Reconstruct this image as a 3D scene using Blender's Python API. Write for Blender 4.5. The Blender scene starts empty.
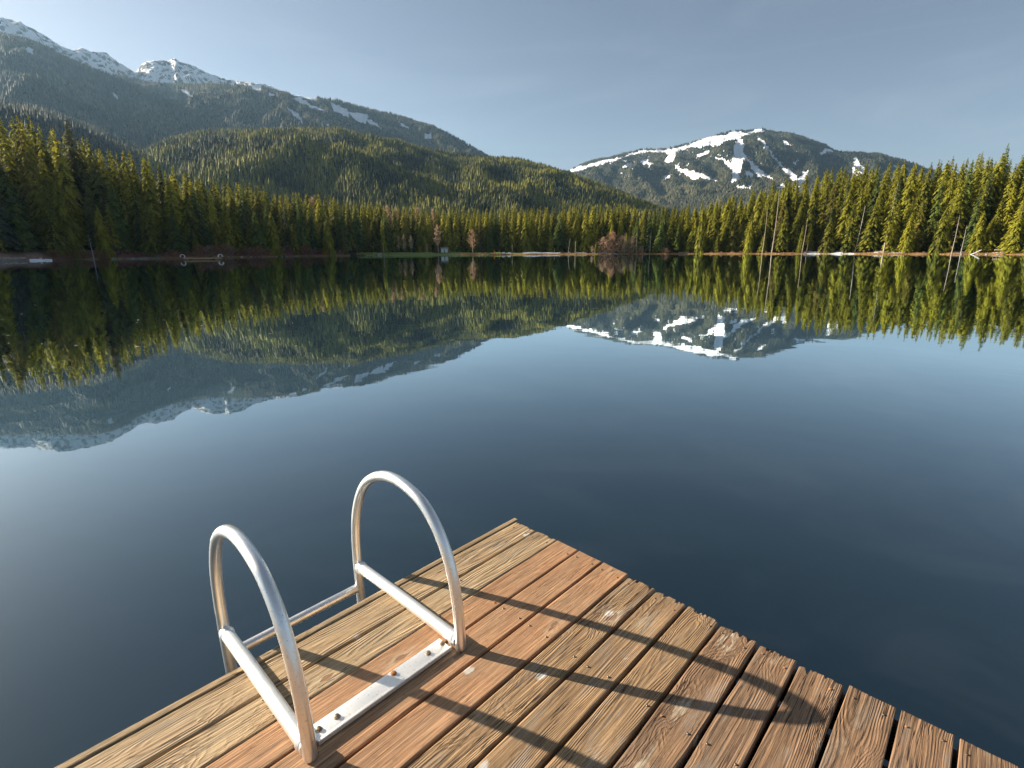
import bpy, math, random
import numpy as np
from mathutils import Matrix, Vector
R = math.radians
SC = bpy.context.scene
COL = SC.collection
rng = np.random.default_rng(7)
random.seed(7)

# ------------------------------------------------------------------ camera
F, PITCH, ROLL, CX = 503.18, .25826, -.003747, 509.6
CAMZ = 1.9
DECK = 0.4
cp, sp = math.cos(PITCH), math.sin(PITCH)
cr, sr = math.cos(ROLL), math.sin(ROLL)

def pix_ray(px, py):
    x = (px-CX)/F; y = -(py-384)/F
    x, y = cr*x-sr*y, sr*x+cr*y
    return np.array([x, cp+y*sp, -sp+y*cp])

def azel(px, py):
    r = pix_ray(px, py)
    return math.atan2(r[0], r[1]), math.atan2(r[2], math.hypot(r[0], r[1]))

def project(P):
    """world points (N,3) -> photo coordinates, used to look up the surveyed outlines"""
    d = P - np.array([0, 0, CAMZ])
    X = d[:, 0]; f = d[:, 1]*cp - d[:, 2]*sp; U = d[:, 1]*sp + d[:, 2]*cp
    f = np.maximum(f, 1e-3)
    x = X/f; y = U/f
    x, y = cr*x+sr*y, -sr*x+cr*y
    return CX+x*F, 384-y*F

cam_d = bpy.data.cameras.new('camera')
cam = bpy.data.objects.new('camera', cam_d); COL.objects.link(cam)
cam_d.sensor_width = 36; cam_d.lens = F/1024*36
cam_d.shift_x = (512-CX)/1024
cam_d.clip_start = .05; cam_d.clip_end = 30000
def lvl(x, y, z):      # camera-local (x right, y up, z back) -> world
    X = cr*x-sr*y; Yu = sr*x+cr*y
    return (X, Yu*sp - z*cp, Yu*cp + z*sp)
cam.matrix_world = Matrix(((lvl(1,0,0)[0], lvl(0,1,0)[0], lvl(0,0,1)[0], 0),
                           (lvl(1,0,0)[1], lvl(0,1,0)[1], lvl(0,0,1)[1], 0),
                           (lvl(1,0,0)[2], lvl(0,1,0)[2], lvl(0,0,1)[2], CAMZ),
                           (0, 0, 0, 1)))
SC.camera = cam

# ------------------------------------------------------------------ helpers
def tag(o, label=None, cat=None, group=None, kind=None):
    if label: o['label'] = label
    if cat: o['category'] = cat
    if group: o['group'] = group
    if kind: o['kind'] = kind
    return o

def mesh_np(name, V, faces_list, smooth=False, attrs=None, mats=None):
    """faces_list: list of (M,k) int arrays"""
    me = bpy.data.meshes.new(name)
    V = np.asarray(V, np.float32)
    me.vertices.add(len(V)); me.vertices.foreach_set('co', V.ravel())
    loops = np.concatenate([f.ravel() for f in faces_list]).astype(np.int32)
    sizes = np.concatenate([np.full(len(f), f.shape[1], np.int32) for f in faces_list])
    starts = np.concatenate([[0], np.cumsum(sizes)[:-1]]).astype(np.int32)
    me.loops.add(len(loops)); me.loops.foreach_set('vertex_index', loops)
    me.polygons.add(len(sizes)); me.polygons.foreach_set('loop_start', starts)
    me.polygons.foreach_set('loop_total', sizes)
    if smooth: me.polygons.foreach_set('use_smooth', np.ones(len(sizes), bool))
    for an, av in (attrs or {}).items():
        av = np.asarray(av, np.float32)
        if av.ndim == 1:
            a = me.attributes.new(an, 'FLOAT', 'POINT'); a.data.foreach_set('value', av)
        else:
            a = me.attributes.new(an, 'FLOAT_COLOR', 'POINT')
            c = np.ones((len(av), 4), np.float32); c[:, :3] = av
            a.data.foreach_set('color', c.ravel())
    for m in (mats or []): me.materials.append(m)
    me.update(calc_edges=True)
    me.validate()
    return me

def link(name, me, parent=None, loc=(0,0,0), rot=(0,0,0)):
    o = bpy.data.objects.new(name, me); COL.objects.link(o)
    o.location = loc; o.rotation_euler = rot
    if parent: o.parent = parent
    return o

class MB:
    """collects shapes into one mesh"""
    def __init__(s): s.v = []; s.f = []; s.n = 0
    def add(s, V, Fs):
        for f in Fs: s.f.append(tuple(i+s.n for i in f))
        s.v += [tuple(p) for p in V]; s.n += len(V)
    def box(s, lo, hi, M=None):
        (a,b,c),(d,e,f) = lo, hi
        V = [Vector(p) for p in ((a,b,c),(d,b,c),(d,e,c),(a,e,c),(a,b,f),(d,b,f),(d,e,f),(a,e,f))]
        if M: V = [M@p for p in V]
        s.add(V, [(0,3,2,1),(4,5,6,7),(0,1,5,4),(1,2,6,5),(2,3,7,6),(3,0,4,7)])
    def tube(s, pts, rad, n=12, closed=False, flat=1.0):
        pts = [Vector(p) for p in pts]; m = len(pts)
        rads = rad if isinstance(rad, (list, tuple)) else [rad]*m
        prev = None; V = []
        for i, p in enumerate(pts):
            t = (pts[min(i+1, m-1)]-pts[max(i-1, 0)]).normalized()
            if prev is None:
                ref = Vector((0,0,1)) if abs(t.z) < .9 else Vector((1,0,0))
                a = t.cross(ref).normalized()
            else:
                a = (prev - t*prev.dot(t)).normalized()
            prev = a; b = t.cross(a)
            for k in range(n):
                q = 2*math.pi*k/n
                V.append(p + (a*math.cos(q)+b*math.sin(q)*flat)*rads[i])
        Fs = []
        for i in range(m-1):
            for k in range(n):
                k2 = (k+1) % n
                Fs.append((i*n+k, i*n+k2, (i+1)*n+k2, (i+1)*n+k))
        Fs.append(tuple(range(n-1, -1, -1))); Fs.append(tuple((m-1)*n+k for k in range(n)))
        s.add(V, Fs)
    def mesh(s, name, mat, smooth=True, bevel=0):
        me = bpy.data.meshes.new(name); me.from_pydata(s.v, [], s.f); me.update()
        if bevel:
            import bmesh
            bm = bmesh.new(); bm.from_mesh(me)
            bmesh.ops.bevel(bm, geom=[e for e in bm.edges if e.calc_face_angle(0) > .8], offset=bevel, segments=2, affect='EDGES', profile=.6)
            bm.to_mesh(me); bm.free()
        if smooth:
            me.polygons.foreach_set('use_smooth', np.ones(len(me.polygons), bool))
            me.set_sharp_from_angle(angle=R(40))
        if mat: me.materials.append(mat)
        return me
    def build(s, name, mat, parent=None, **k):
        return link(name, s.mesh(name, mat, **k), parent)

# value noise ---------------------------------------------------------------
def _hash(ix, iy, seed):
    h = (ix.astype(np.int64)*374761393 + iy.astype(np.int64)*668265263 + seed*974711) & 0x7fffffff
    h = ((h ^ (h >> 13))*1274126177) & 0x7fffffff
    return ((h ^ (h >> 16)) & 0xffff)/65535.0
def vnoise(x, y, seed=0):
    x = np.asarray(x, float); y = np.asarray(y, float)
    ix = np.floor(x); iy = np.floor(y); fx = x-ix; fy = y-iy
    fx = fx*fx*(3-2*fx); fy = fy*fy*(3-2*fy)
    a = _hash(ix, iy, seed); b = _hash(ix+1, iy, seed); c = _hash(ix, iy+1, seed); d = _hash(ix+1, iy+1, seed)
    return (a*(1-fx)+b*fx)*(1-fy)+(c*(1-fx)+d*fx)*fy
def fbm(x, y, seed=0, oct=4, gain=.5):
    s = 0; a = 1; t = 0
    for k in range(oct):
        s = s+a*vnoise(np.asarray(x)*2**k, np.asarray(y)*2**k, seed+k*17); t += a; a *= gain
    return s/t

# ------------------------------------------------------------------ materials
def new_mat(name):
    m = bpy.data.materials.new(name); m.use_nodes = True
    nt = m.node_tree; nt.nodes.clear()
    return m, nt
class N:
    def __init__(s, nt): s.nt = nt
    def __call__(s, typ, ins=None, **props):
        n = s.nt.nodes.new(typ)
        for k, v in props.items(): setattr(n, k, v)
        for k, v in (ins or {}).items():
            sock = n.inputs[k]
            if isinstance(v, bpy.types.NodeSocket): s.nt.links.new(v, sock)
            else: sock.default_value = v
        return n
    def math(s, op, a, b=0.0, c=0.0, clamp=False):
        n = s.nt.nodes.new('ShaderNodeMath'); n.operation = op; n.use_clamp = clamp
        for i, v in enumerate((a, b, c)):
            if isinstance(v, bpy.types.NodeSocket): s.nt.links.new(v, n.inputs[i])
            else: n.inputs[i].default_value = v
        return n.outputs[0]
    def mix(s, f, a, b, blend='MIX'):
        n = s.nt.nodes.new('ShaderNodeMix'); n.data_type = 'RGBA'; n.blend_type = blend
        for sk, v in ((n.inputs[0], f), (n.inputs[6], a), (n.inputs[7], b)):
            if isinstance(v, bpy.types.NodeSocket): s.nt.links.new(v, sk)
            elif isinstance(v, (int, float)): sk.default_value = v
            else: sk.default_value = (*v, 1)
        return n.outputs[2]
    def ramp(s, f, lo, hi):
        n = s.nt.nodes.new('ShaderNodeMapRange'); n.interpolation_type = 'SMOOTHSTEP'
        s.nt.links.new(f, n.inputs[0]); n.inputs[1].default_value = lo; n.inputs[2].default_value = hi
        return n.outputs[0]
    def noise(s, vec, scale, detail=2, rough=.5, w=None, dist=0):
        n = s.nt.nodes.new('ShaderNodeTexNoise')
        if w is not None:
            n.noise_dimensions = '4D'
            if isinstance(w, bpy.types.NodeSocket): s.nt.links.new(w, n.inputs['W'])
            else: n.inputs['W'].default_value = w
        if vec is not None: s.nt.links.new(vec, n.inputs['Vector'])
        n.inputs['Scale'].default_value = scale; n.inputs['Detail'].default_value = detail
        n.inputs['Roughness'].default_value = rough; n.inputs['Distortion'].default_value = dist
        return n.outputs['Fac']
    def mapped(s, vec, sc):
        n = s.nt.nodes.new('ShaderNodeMapping'); s.nt.links.new(vec, n.inputs[0])
        n.inputs['Scale'].default_value = sc
        return n.outputs[0]

def finish(nt, shader):
    o = nt.nodes.new('ShaderNodeOutputMaterial'); nt.links.new(shader, o.inputs[0])

def foliage_mat(name, dark, light, transl=.42, warm=(.10,.075,.03), single=False):
    m, nt = new_mat(name); n = N(nt)
    tint = n('ShaderNodeAttribute', attribute_name='tint').outputs['Fac']
    oi = n('ShaderNodeObjectInfo').outputs['Random']
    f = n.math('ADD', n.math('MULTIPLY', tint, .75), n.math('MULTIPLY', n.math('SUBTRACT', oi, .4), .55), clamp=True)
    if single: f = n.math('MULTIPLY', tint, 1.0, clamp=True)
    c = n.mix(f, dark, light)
    w = n.ramp(n.math('FRACT', n.math('MULTIPLY', oi, 7.31)), .8, 1.0)
    if not single: c = n.mix(n.math('MULTIPLY', w, .6), c, warm)
    p = n('ShaderNodeBsdfPrincipled', {'Base Color': c, 'Roughness': .75, 'Specular IOR Level': .2})
    t = n('ShaderNodeBsdfTranslucent', {'Color': c})
    mx = n('ShaderNodeMixShader', {0: transl, 1: p.outputs[0], 2: t.outputs[0]})
    finish(nt, mx.outputs[0]); return m

def plain_mat(name, col, rough=.8, var=.3, scale=3.0, metallic=0, bump=0, bscale=30, spec=.3, col2=None):
    m, nt = new_mat(name); n = N(nt)
    co = n('ShaderNodeTexCoord').outputs['Object']
    f = n.noise(co, scale, 5, .6)
    c2 = col2 or tuple(x*(1-var) for x in col)
    c = n.mix(n.ramp(f, .3, .7), col, c2)
    ins = {'Base Color': c, 'Roughness': rough, 'Metallic': metallic, 'Specular IOR Level': spec}
    p = n('ShaderNodeBsdfPrincipled', ins)
    if bump:
        b = n('ShaderNodeBump', {'Strength': 1.0, 'Distance': bump, 'Height': n.noise(co, bscale, 4, .6)})
        nt.links.new(b.outputs[0], p.inputs['Normal'])
    finish(nt, p.outputs[0]); return m

M = {}
M['needle_yellow'] = foliage_mat('needle_yellow', (.030,.046,.010), (.37,.35,.032))
M['needle_green'] = foliage_mat('needle_green', (.016,.042,.024), (.20,.25,.05))
M['needle_sunlit'] = foliage_mat('needle_sunlit', (.030,.050,.012), (.56,.51,.055), .45)  # brighter copy of the needles, sunlight on the tips put into its colour
M['needle_blue'] = foliage_mat('needle_blue', (.035,.055,.04), (.12,.15,.11))
M['needle_dead'] = foliage_mat('needle_dead', (.12,.10,.07), (.28,.24,.17), .1)
M['hill_needle'] = foliage_mat('hill_needle', (.012,.028,.014), (.29,.28,.045), .35, single=True)
M['far_needle'] = foliage_mat('far_needle', (.012,.022,.015), (.130,.125,.060), .2, single=True)
M['bark'] = plain_mat('bark', (.16,.12,.09), .9, .5, 4, bump=.02, bscale=12)
M['pale_bark'] = plain_mat('pale_bark', (.40,.33,.25), .85, .4, 2, bump=.01, bscale=10)
M['grey_wood'] = plain_mat('grey_wood', (.42,.40,.37), .85, .35, 2, bump=.01, bscale=10)
M['red_twig'] = foliage_mat('red_twig', (.32,.17,.12), (.62,.40,.29), .35, (.5,.32,.24))
M['tan_twig'] = foliage_mat('tan_twig', (.34,.22,.15), (.62,.44,.30), .35, (.5,.35,.25))
M['brush_twig'] = foliage_mat('brush_twig', (.20,.085,.055), (.44,.21,.15), .3, (.42,.34,.26))
M['grass_blade'] = foliage_mat('grass_blade', (.26,.13,.05), (.50,.33,.14), .15, (.3,.14,.06))
M['stone'] = plain_mat('stone', (.34,.33,.31), .85, .5, 1.5, bump=.03, bscale=4)
M['white_paint'] = plain_mat('white_paint', (.72,.73,.74), .5, .15, 3)
M['orange_paint'] = plain_mat('orange_paint', (.75,.16,.03), .5, .2, 3)
M['post_wood'] = plain_mat('post_wood', (.42,.32,.22), .8, .4, 4)
M['snow'] = plain_mat('snow', (.86,.88,.90), .6, .06, 2, bump=.03, bscale=3)
M['deck_wood'] = plain_mat('deck_wood', (.46,.30,.17), .8, .3, 3)
M['dark_wood'] = plain_mat('dark_wood', (.09,.065,.045), .85, .4, 5, bump=.002, bscale=30)
M['roof'] = plain_mat('roof', (.30,.33,.36), .7, .25, 2)
M['table_blue'] = plain_mat('table_blue', (.30,.36,.42), .7, .25, 2)

def wood_mat(name, base, late, blotch, groove, ring=.0045, weather=0.0, knotw=.5, white=.0):
    m, nt = new_mat(name); n = N(nt)
    co = n('ShaderNodeTexCoord').outputs['Object']
    rnd = n('ShaderNodeObjectInfo').outputs['Random']
    w = n.math('MULTIPLY', rnd, 37.0)
    sep = n('ShaderNodeSeparateXYZ', {0: co})
    x, y = sep.outputs[0], sep.outputs[1]
    # knots
    kv = n('ShaderNodeCombineXYZ', {0: n.math('MULTIPLY', x, 8.0), 1: n.math('MULTIPLY', y, 3.2), 2: n.math('MULTIPLY', rnd, 91.0)}).outputs[0]
    kn = n('ShaderNodeTexNoise', {'Vector': n.mapped(co, (40, 12, 40)), 'Scale': 1.0, 'Detail': 4.0}).outputs['Color']
    kv = n('ShaderNodeVectorMath', {0: kv, 1: n('ShaderNodeVectorMath', {0: kn, 3: .32}, operation='SCALE').outputs[0]}, operation='ADD').outputs[0]
    vor = n('ShaderNodeTexVoronoi', {'Vector': kv, 'Scale': 1.0, 'Randomness': 1.0})
    vor.voronoi_dimensions = '3D'
    kd = vor.outputs['Distance']
    ksel = n('ShaderNodeSeparateColor', {0: vor.outputs['Color']}).outputs[0]
    ksel = n.ramp(ksel, .36, .46)
    kinf = n.math('MULTIPLY', n.ramp(n.math('SUBTRACT', .62, kd), 0, .45), ksel)
    warp = n.noise(n.mapped(co, (7, 1.6, 7)), 1.0, 2, .5, w)
    warp2 = n.noise(n.mapped(co, (30, 5, 30)), 1.0, 2, .5, w)
    dep = n.noise(n.mapped(co, (.01, .9, .01)), 1.0, 1, .5, w)
    xc = n.math('SUBTRACT', x, n.math('ADD', .03, n.math('MULTIPLY', rnd, .07)))
    xc = n.math('ADD', xc, n.math('MULTIPLY', n.math('SUBTRACT', warp, .5), .05))
    xc = n.math('ADD', xc, n.math('MULTIPLY', n.math('SUBTRACT', warp2, .5), .006))
    dpt = n.math('ADD', .01, n.math('MULTIPLY', dep, .11))
    D = n.math('SQRT', n.math('ADD', n.math('MULTIPLY', xc, xc), n.math('MULTIPLY', dpt, dpt)))
    D = n.math('ADD', D, n.math('MULTIPLY', kinf, .016))
    ph = n.math('FRACT', n.math('DIVIDE', D, ring))
    late_m = n.math('POWER', n.math('SUBTRACT', 1.0, n.math('ABSOLUTE', n.math('SUBTRACT', n.math('MULTIPLY', ph, 2), 1.0))), 1.5)
    # ring contrast fades in patches
    vis = n.ramp(n.noise(n.mapped(co, (12, 3, 12)), 1.0, 2, .5, n.math('ADD', w, 9.0)), .3, .65)
    fib = n.noise(n.mapped(co, (420, 9, 60)), 1.0, 3, .65, w)
    fib2 = n.noise(n.mapped(co, (130, 3.0, 60)), 1.0, 3, .6, w)
    blo = n.noise(n.mapped(co, (9, 3.5, 9)), 1.0, 5, .65, n.math('ADD', w, 3.0))
    crk = n.noise(n.mapped(co, (55, 1.3, 30)), 1.0, 3, .55, n.math('ADD', w, 5.0), .0)
    crk = n.math('SUBTRACT', 1.0, n.ramp(n.math('ABSOLUTE', n.math('SUBTRACT', crk, .5)), .0, .018))
    crk = n.math('MULTIPLY', crk, 1.0 if weather > .1 else .35)
    crk = n.math('MULTIPLY', crk, n.ramp(n.noise(n.mapped(co, (10, 1.5, 9)), 1.0, 1, .5, n.math('ADD', w, 7.0)), .5, .56))
    grime = n.noise(n.mapped(co, (60, 25, 60)), 1.0, 6, .75, n.math('ADD', w, 11.0))
    c = n.mix(n.math('MULTIPLY', late_m, n.math('MULTIPLY', vis, .75)), base, late)
    c = n.mix(n.math('MULTIPLY', n.ramp(blo, .38, .72), .65), c, blotch)
    c = n.mix(n.math('MULTIPLY', n.ramp(fib, .42, .62), .72), c, tuple(a*.42 for a in base))
    c = n.mix(n.math('MULTIPLY', n.ramp(fib2, .50, .66), .60), c, tuple(min(.8, a*1.6) for a in base))
    c = n.mix(n.math('MULTIPLY', n.ramp(grime, .52, .70), .50), c, tuple(a*.38 for a in base))
    gw = n.ramp(n.noise(n.mapped(co, (22, 4, 22)), 1.0, 5, .7, n.math('ADD', w, 21.0)), .50, .68)
    c = n.mix(n.math('MULTIPLY', gw, max(.10, min(.6, weather*1.1))), c, (.27,.235,.19))
    # knots: dark rim, pale resin halo
    kc = n.ramp(n.math('SUBTRACT', .135, kd), 0, .05)
    kc = n.math('MULTIPLY', kc, ksel)
    halo = n.math('MULTIPLY', n.ramp(n.math('SUBTRACT', .27, n.math('ADD', kd, n.math('MULTIPLY', n.math('SUBTRACT', n.math('ADD', n.math('MULTIPLY', grime, .5), n.math('MULTIPLY', fib2, .5)), .5), 1.3))), 0, .22), ksel)
    c = n.mix(n.math('MULTIPLY', halo, knotw), c, (.52,.43,.31))
    c = n.mix(n.math('MULTIPLY', kc, .8), c, (.20,.10,.05))
    # droppings and lichen
    wsel = n('ShaderNodeTexVoronoi', {'Vector': n('ShaderNodeCombineXYZ', {0: n.math('MULTIPLY', x, 9.0), 1: n.math('MULTIPLY', y, 6.0), 2: n.math('ADD', 4.0, n.math('MULTIPLY', rnd, 53.0))}).outputs[0], 'Scale': 1.0})
    wd = n.math('ADD', wsel.outputs['Distance'], n.math('MULTIPLY', n.math('SUBTRACT', grime, .5), .35))
    ws = n.ramp(n('ShaderNodeSeparateColor', {0: wsel.outputs['Color']}).outputs[1], .86-white*.5, .9-white*.5)
    wm = n.math('MULTIPLY', n.ramp(n.math('SUBTRACT', .17, wd), 0, .06), ws)
    c = n.mix(n.math('MULTIPLY', wm, .7), c, (.62,.60,.55))
    c = n.mix(crk, c, (.03,.02,.015))
    # hgt
    h = n.math('MULTIPLY', n.math('MULTIPLY', late_m, vis), groove)
    h = n.math('SUBTRACT', h, n.math('MULTIPLY', fib, .45))
    h = n.math('SUBTRACT', h, n.math('MULTIPLY', fib2, .5+weather))
    h = n.math('SUBTRACT', h, n.math('MULTIPLY', crk, 2.0))
    h = n.math('SUBTRACT', h, n.math('MULTIPLY', kc, .6))
    h = n.math('ADD', h, n.math('MULTIPLY', grime, .25))
    b = n('ShaderNodeBump', {'Strength': 1.0, 'Distance': .0021, 'Height': h})
    p = n('ShaderNodeBsdfPrincipled', {'Base Color': c, 'Roughness': .78, 'Specular IOR Level': .25, 'Normal': b.outputs[0]})
    finish(nt, p.outputs[0]); return m

M['wood_grey'] = wood_mat('wood_grey', (.43,.315,.185), (.15,.10,.055), (.35,.215,.105), 1.2, .0065, .8, .4, .2)
M['wood_red'] = wood_mat('wood_red', (.42,.235,.125), (.26,.125,.06), (.37,.255,.155), .12, .0085, -.2, .35, .1)
M['wood_gold'] = wood_mat('wood_gold', (.35,.225,.120), (.17,.10,.05), (.19,.125,.076), .7, .0042, .5, .75, .7)
M['wood_brown'] = wood_mat('wood_brown', (.285,.172,.098), (.14,.080,.042), (.165,.115,.08), .65, .0046, .45, .85, .85)

def metal_mat(name, base, r0, r1, ox=.3, metallic=1.0):
    m, nt = new_mat(name); n = N(nt)
    co = n('ShaderNodeTexCoord').outputs['Object']
    a = n.noise(co, 9, 5, .65); b = n.noise(co, 120, 3, .6); st = n.noise(n.mapped(co, (60, 60, 8)), 1, 4, .7)
    f = n.ramp(a, .42, .68)
    c = n.mix(n.math('MULTIPLY', f, ox), base, (.42,.38,.32))
    c = n.mix(n.math('MULTIPLY', n.ramp(b, .6, .72), .5), c, (.25,.22,.18))
    r = n.math('ADD', r0, n.math('MULTIPLY', n.math('ADD', n.math('MULTIPLY', f, .6), n.math('MULTIPLY', st, .4)), r1-r0))
    bp = n('ShaderNodeBump', {'Strength': 1.0, 'Distance': .00012, 'Height': n.math('ADD', n.math('MULTIPLY', st, .6), n.math('MULTIPLY', b, .4))})
    p = n('ShaderNodeBsdfPrincipled', {'Base Color': c, 'Metallic': metallic, 'Roughness': r, 'Normal': bp.outputs[0]})
    finish(nt, p.outputs[0]); return m
M['alu'] = metal_mat('alu', (.90,.89,.87), .27, .50, .25, .92)
M['alu_matte'] = metal_mat('alu_matte', (.90,.89,.86), .35, .6, .15, .75)
M['bolt_steel'] = metal_mat('bolt_steel', (.24,.19,.14), .45, .7, .4)
M['bolt_rust'] = plain_mat('bolt_rust', (.45,.20,.07), .8, .5, 200)

# water
def water_mat():
    m, nt = new_mat('lake_water'); n = N(nt)
    co = n('ShaderNodeTexCoord').outputs['Object']
    n1 = n.noise(n.mapped(co, (1, 1, 1)), .55, 3, .5)
    n2 = n.noise(n.mapped(co, (1, 1, 1)), 3.0, 2, .5)
    patch = n.ramp(n.noise(co, .02, 3, .6), .4, .7)
    h = n.math('ADD', n.math('MULTIPLY', n1, 1.0), n.math('MULTIPLY', n.math('MULTIPLY', n2, patch), .15))
    b = n('ShaderNodeBump', {'Strength': 1.0, 'Distance': .0035, 'Height': h})
    d = n('ShaderNodeBsdfDiffuse', {'Color': (.0030,.0100,.0165,1)})
    g = n('ShaderNodeBsdfGlossy', {'Color': (.86,.97,1,1), 'Roughness': .018, 'Normal': b.outputs[0]})
    fr = n('ShaderNodeFresnel', {'IOR': 1.44, 'Normal': b.outputs[0]}).outputs[0]
    p = n('ShaderNodeMixShader', {0: n.math('MULTIPLY', fr, 2.35, clamp=True), 1: d.outputs[0], 2: g.outputs[0]})
    finish(nt, p.outputs[0]); return m
M['water'] = water_mat()

# ground reads its own surface kinds from a colour attribute
def ground_mat(name, bump=.05, bs=2.0):
    m, nt = new_mat(name); n = N(nt)
    co = n('ShaderNodeTexCoord').outputs['Object']
    c = n('ShaderNodeAttribute', attribute_name='surf').outputs['Color']
    f = n.noise(co, bs, 6, .65)
    c = n.mix(n.ramp(f, .35, .7), c, n.mix(1.0, c, (.55,.55,.55), 'MULTIPLY'))
    b = n('ShaderNodeBump', {'Strength': 1.0, 'Distance': bump, 'Height': f})
    p = n('ShaderNodeBsdfPrincipled', {'Base Color': c, 'Roughness': .9, 'Specular IOR Level': .1, 'Normal': b.outputs[0]})
    finish(nt, p.outputs[0]); return m
M['ground'] = ground_mat('ground')

def mountain_mat(name, snow_soft=.25, nscale=.01):
    m, nt = new_mat(name); n = N(nt)
    co = n('ShaderNodeTexCoord').outputs['Object']
    sn = n('ShaderNodeAttribute', attribute_name='snow').outputs['Fac']
    f = n.noise(co, nscale, 8, .65); g = n.noise(co, nscale*6, 6, .7)
    rock = n.mix(n.ramp(g, .3, .7), (.045,.042,.036), (.12,.11,.10))
    floor = n.mix(n.ramp(f, .35, .65), (.020,.026,.012), (.050,.050,.026))
    rk = n('ShaderNodeAttribute', attribute_name='rock').outputs['Fac']
    base = n.mix(rk, floor, rock)
    s = n.math('ADD', sn, n.math('MULTIPLY', n.math('SUBTRACT', g, .5), .7))
    s = n.ramp(s, .5-snow_soft*.3, .5+snow_soft*.3)
    snowc = n.mix(n.ramp(f, .3, .7), (.86,.88,.90), (.80,.82,.86))
    c = n.mix(s, base, snowc)
    b = n('ShaderNodeBump', {'Strength': 1.0, 'Distance': 12.0, 'Height': g})
    p = n('ShaderNodeBsdfPrincipled', {'Base Color': c, 'Roughness': .85, 'Specular IOR Level': .1, 'Normal': b.outputs[0]})
    finish(nt, p.outputs[0]); return m
M['mountain'] = mountain_mat('mountain')

# ------------------------------------------------------------------ shore line
# (azimuth deg, distance m) of the waterline, all the way round
SH = [(-180,26),(-150,24),(-120,30),(-95,60),(-75,105),(-60,140),(-50,165),(-43.5,176),(-41,190),(-38,192),(-34,196),(-31,204),(-26,222),(-20,248),
      (-14,272),(-8,284),(-1,286),(6,292),(13,304),(18,306),(24,300),(31,291),(38,276),(43,266),(50,240),(62,190),(80,120),(100,60),(130,34),(160,26),(180,26)]
_sa = np.array([a for a, _ in SH], float); _sr = np.array([r for _, r in SH], float)
_fa = np.linspace(-180, 180, 2881)
_fr = np.interp(_fa, _sa, _sr)
_k = np.hanning(41); _k /= _k.sum()
_fr = np.convolve(np.pad(_fr, 20, mode='edge'), _k, 'valid')
_fr = _fr + (fbm(_fa*.55, _fa*0, 3, 3)-.5)*9*np.clip((_fr-30)/150, 0, 1)
def r_shore(az_deg): return np.interp(az_deg, _fa, _fr)

# tree-top skyline of the shore forest (photo points -> azimuth, elevation)
TOPS = [(0,124),(30,128),(60,142),(90,146),(110,158),(140,163),(175,176),(210,184),(240,188),(270,194),(300,199),(340,203),(370,207),(400,212),(440,214),(500,213),
        (560,212),(600,209),(640,211),(665,212),(700,208),(735,202),(765,193),(800,184),(840,178),(880,176),(920,172),(960,166),(1000,165),(1023,165)]
_ta = []; _te = []
for p_ in TOPS:
    a_, e_ = azel(*p_); _ta.append(math.degrees(a_)); _te.append(math.tan(e_))
_ta = [-110, -60]+_ta+[60, 100]; _te = [.10, .145]+_te+[.12, .12]
def top_tan(az_deg): return np.interp(az_deg, _ta, _te)
def bank_slope(az):
    return np.interp(az, [-180,-110,-60,-40,-22,-12,20,28,46,110,180], [.03,.05,.16,.16,.10,.04,.03,.07,.10,.05,.03])
def ground_z(az, r):
    s = r-r_shore(az)
    z_in = np.maximum(s*.12, -3.0)
    up = .06*np.clip(s/.6, 0, 1) + .55*np.clip((s-.6)/6, 0, 1)
    z_out = up + bank_slope(az)*np.clip(s-3, 0, 70)*np.clip((s-3)/8, 0, 1)
    return np.where(s < 0, z_in, z_out)

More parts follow.
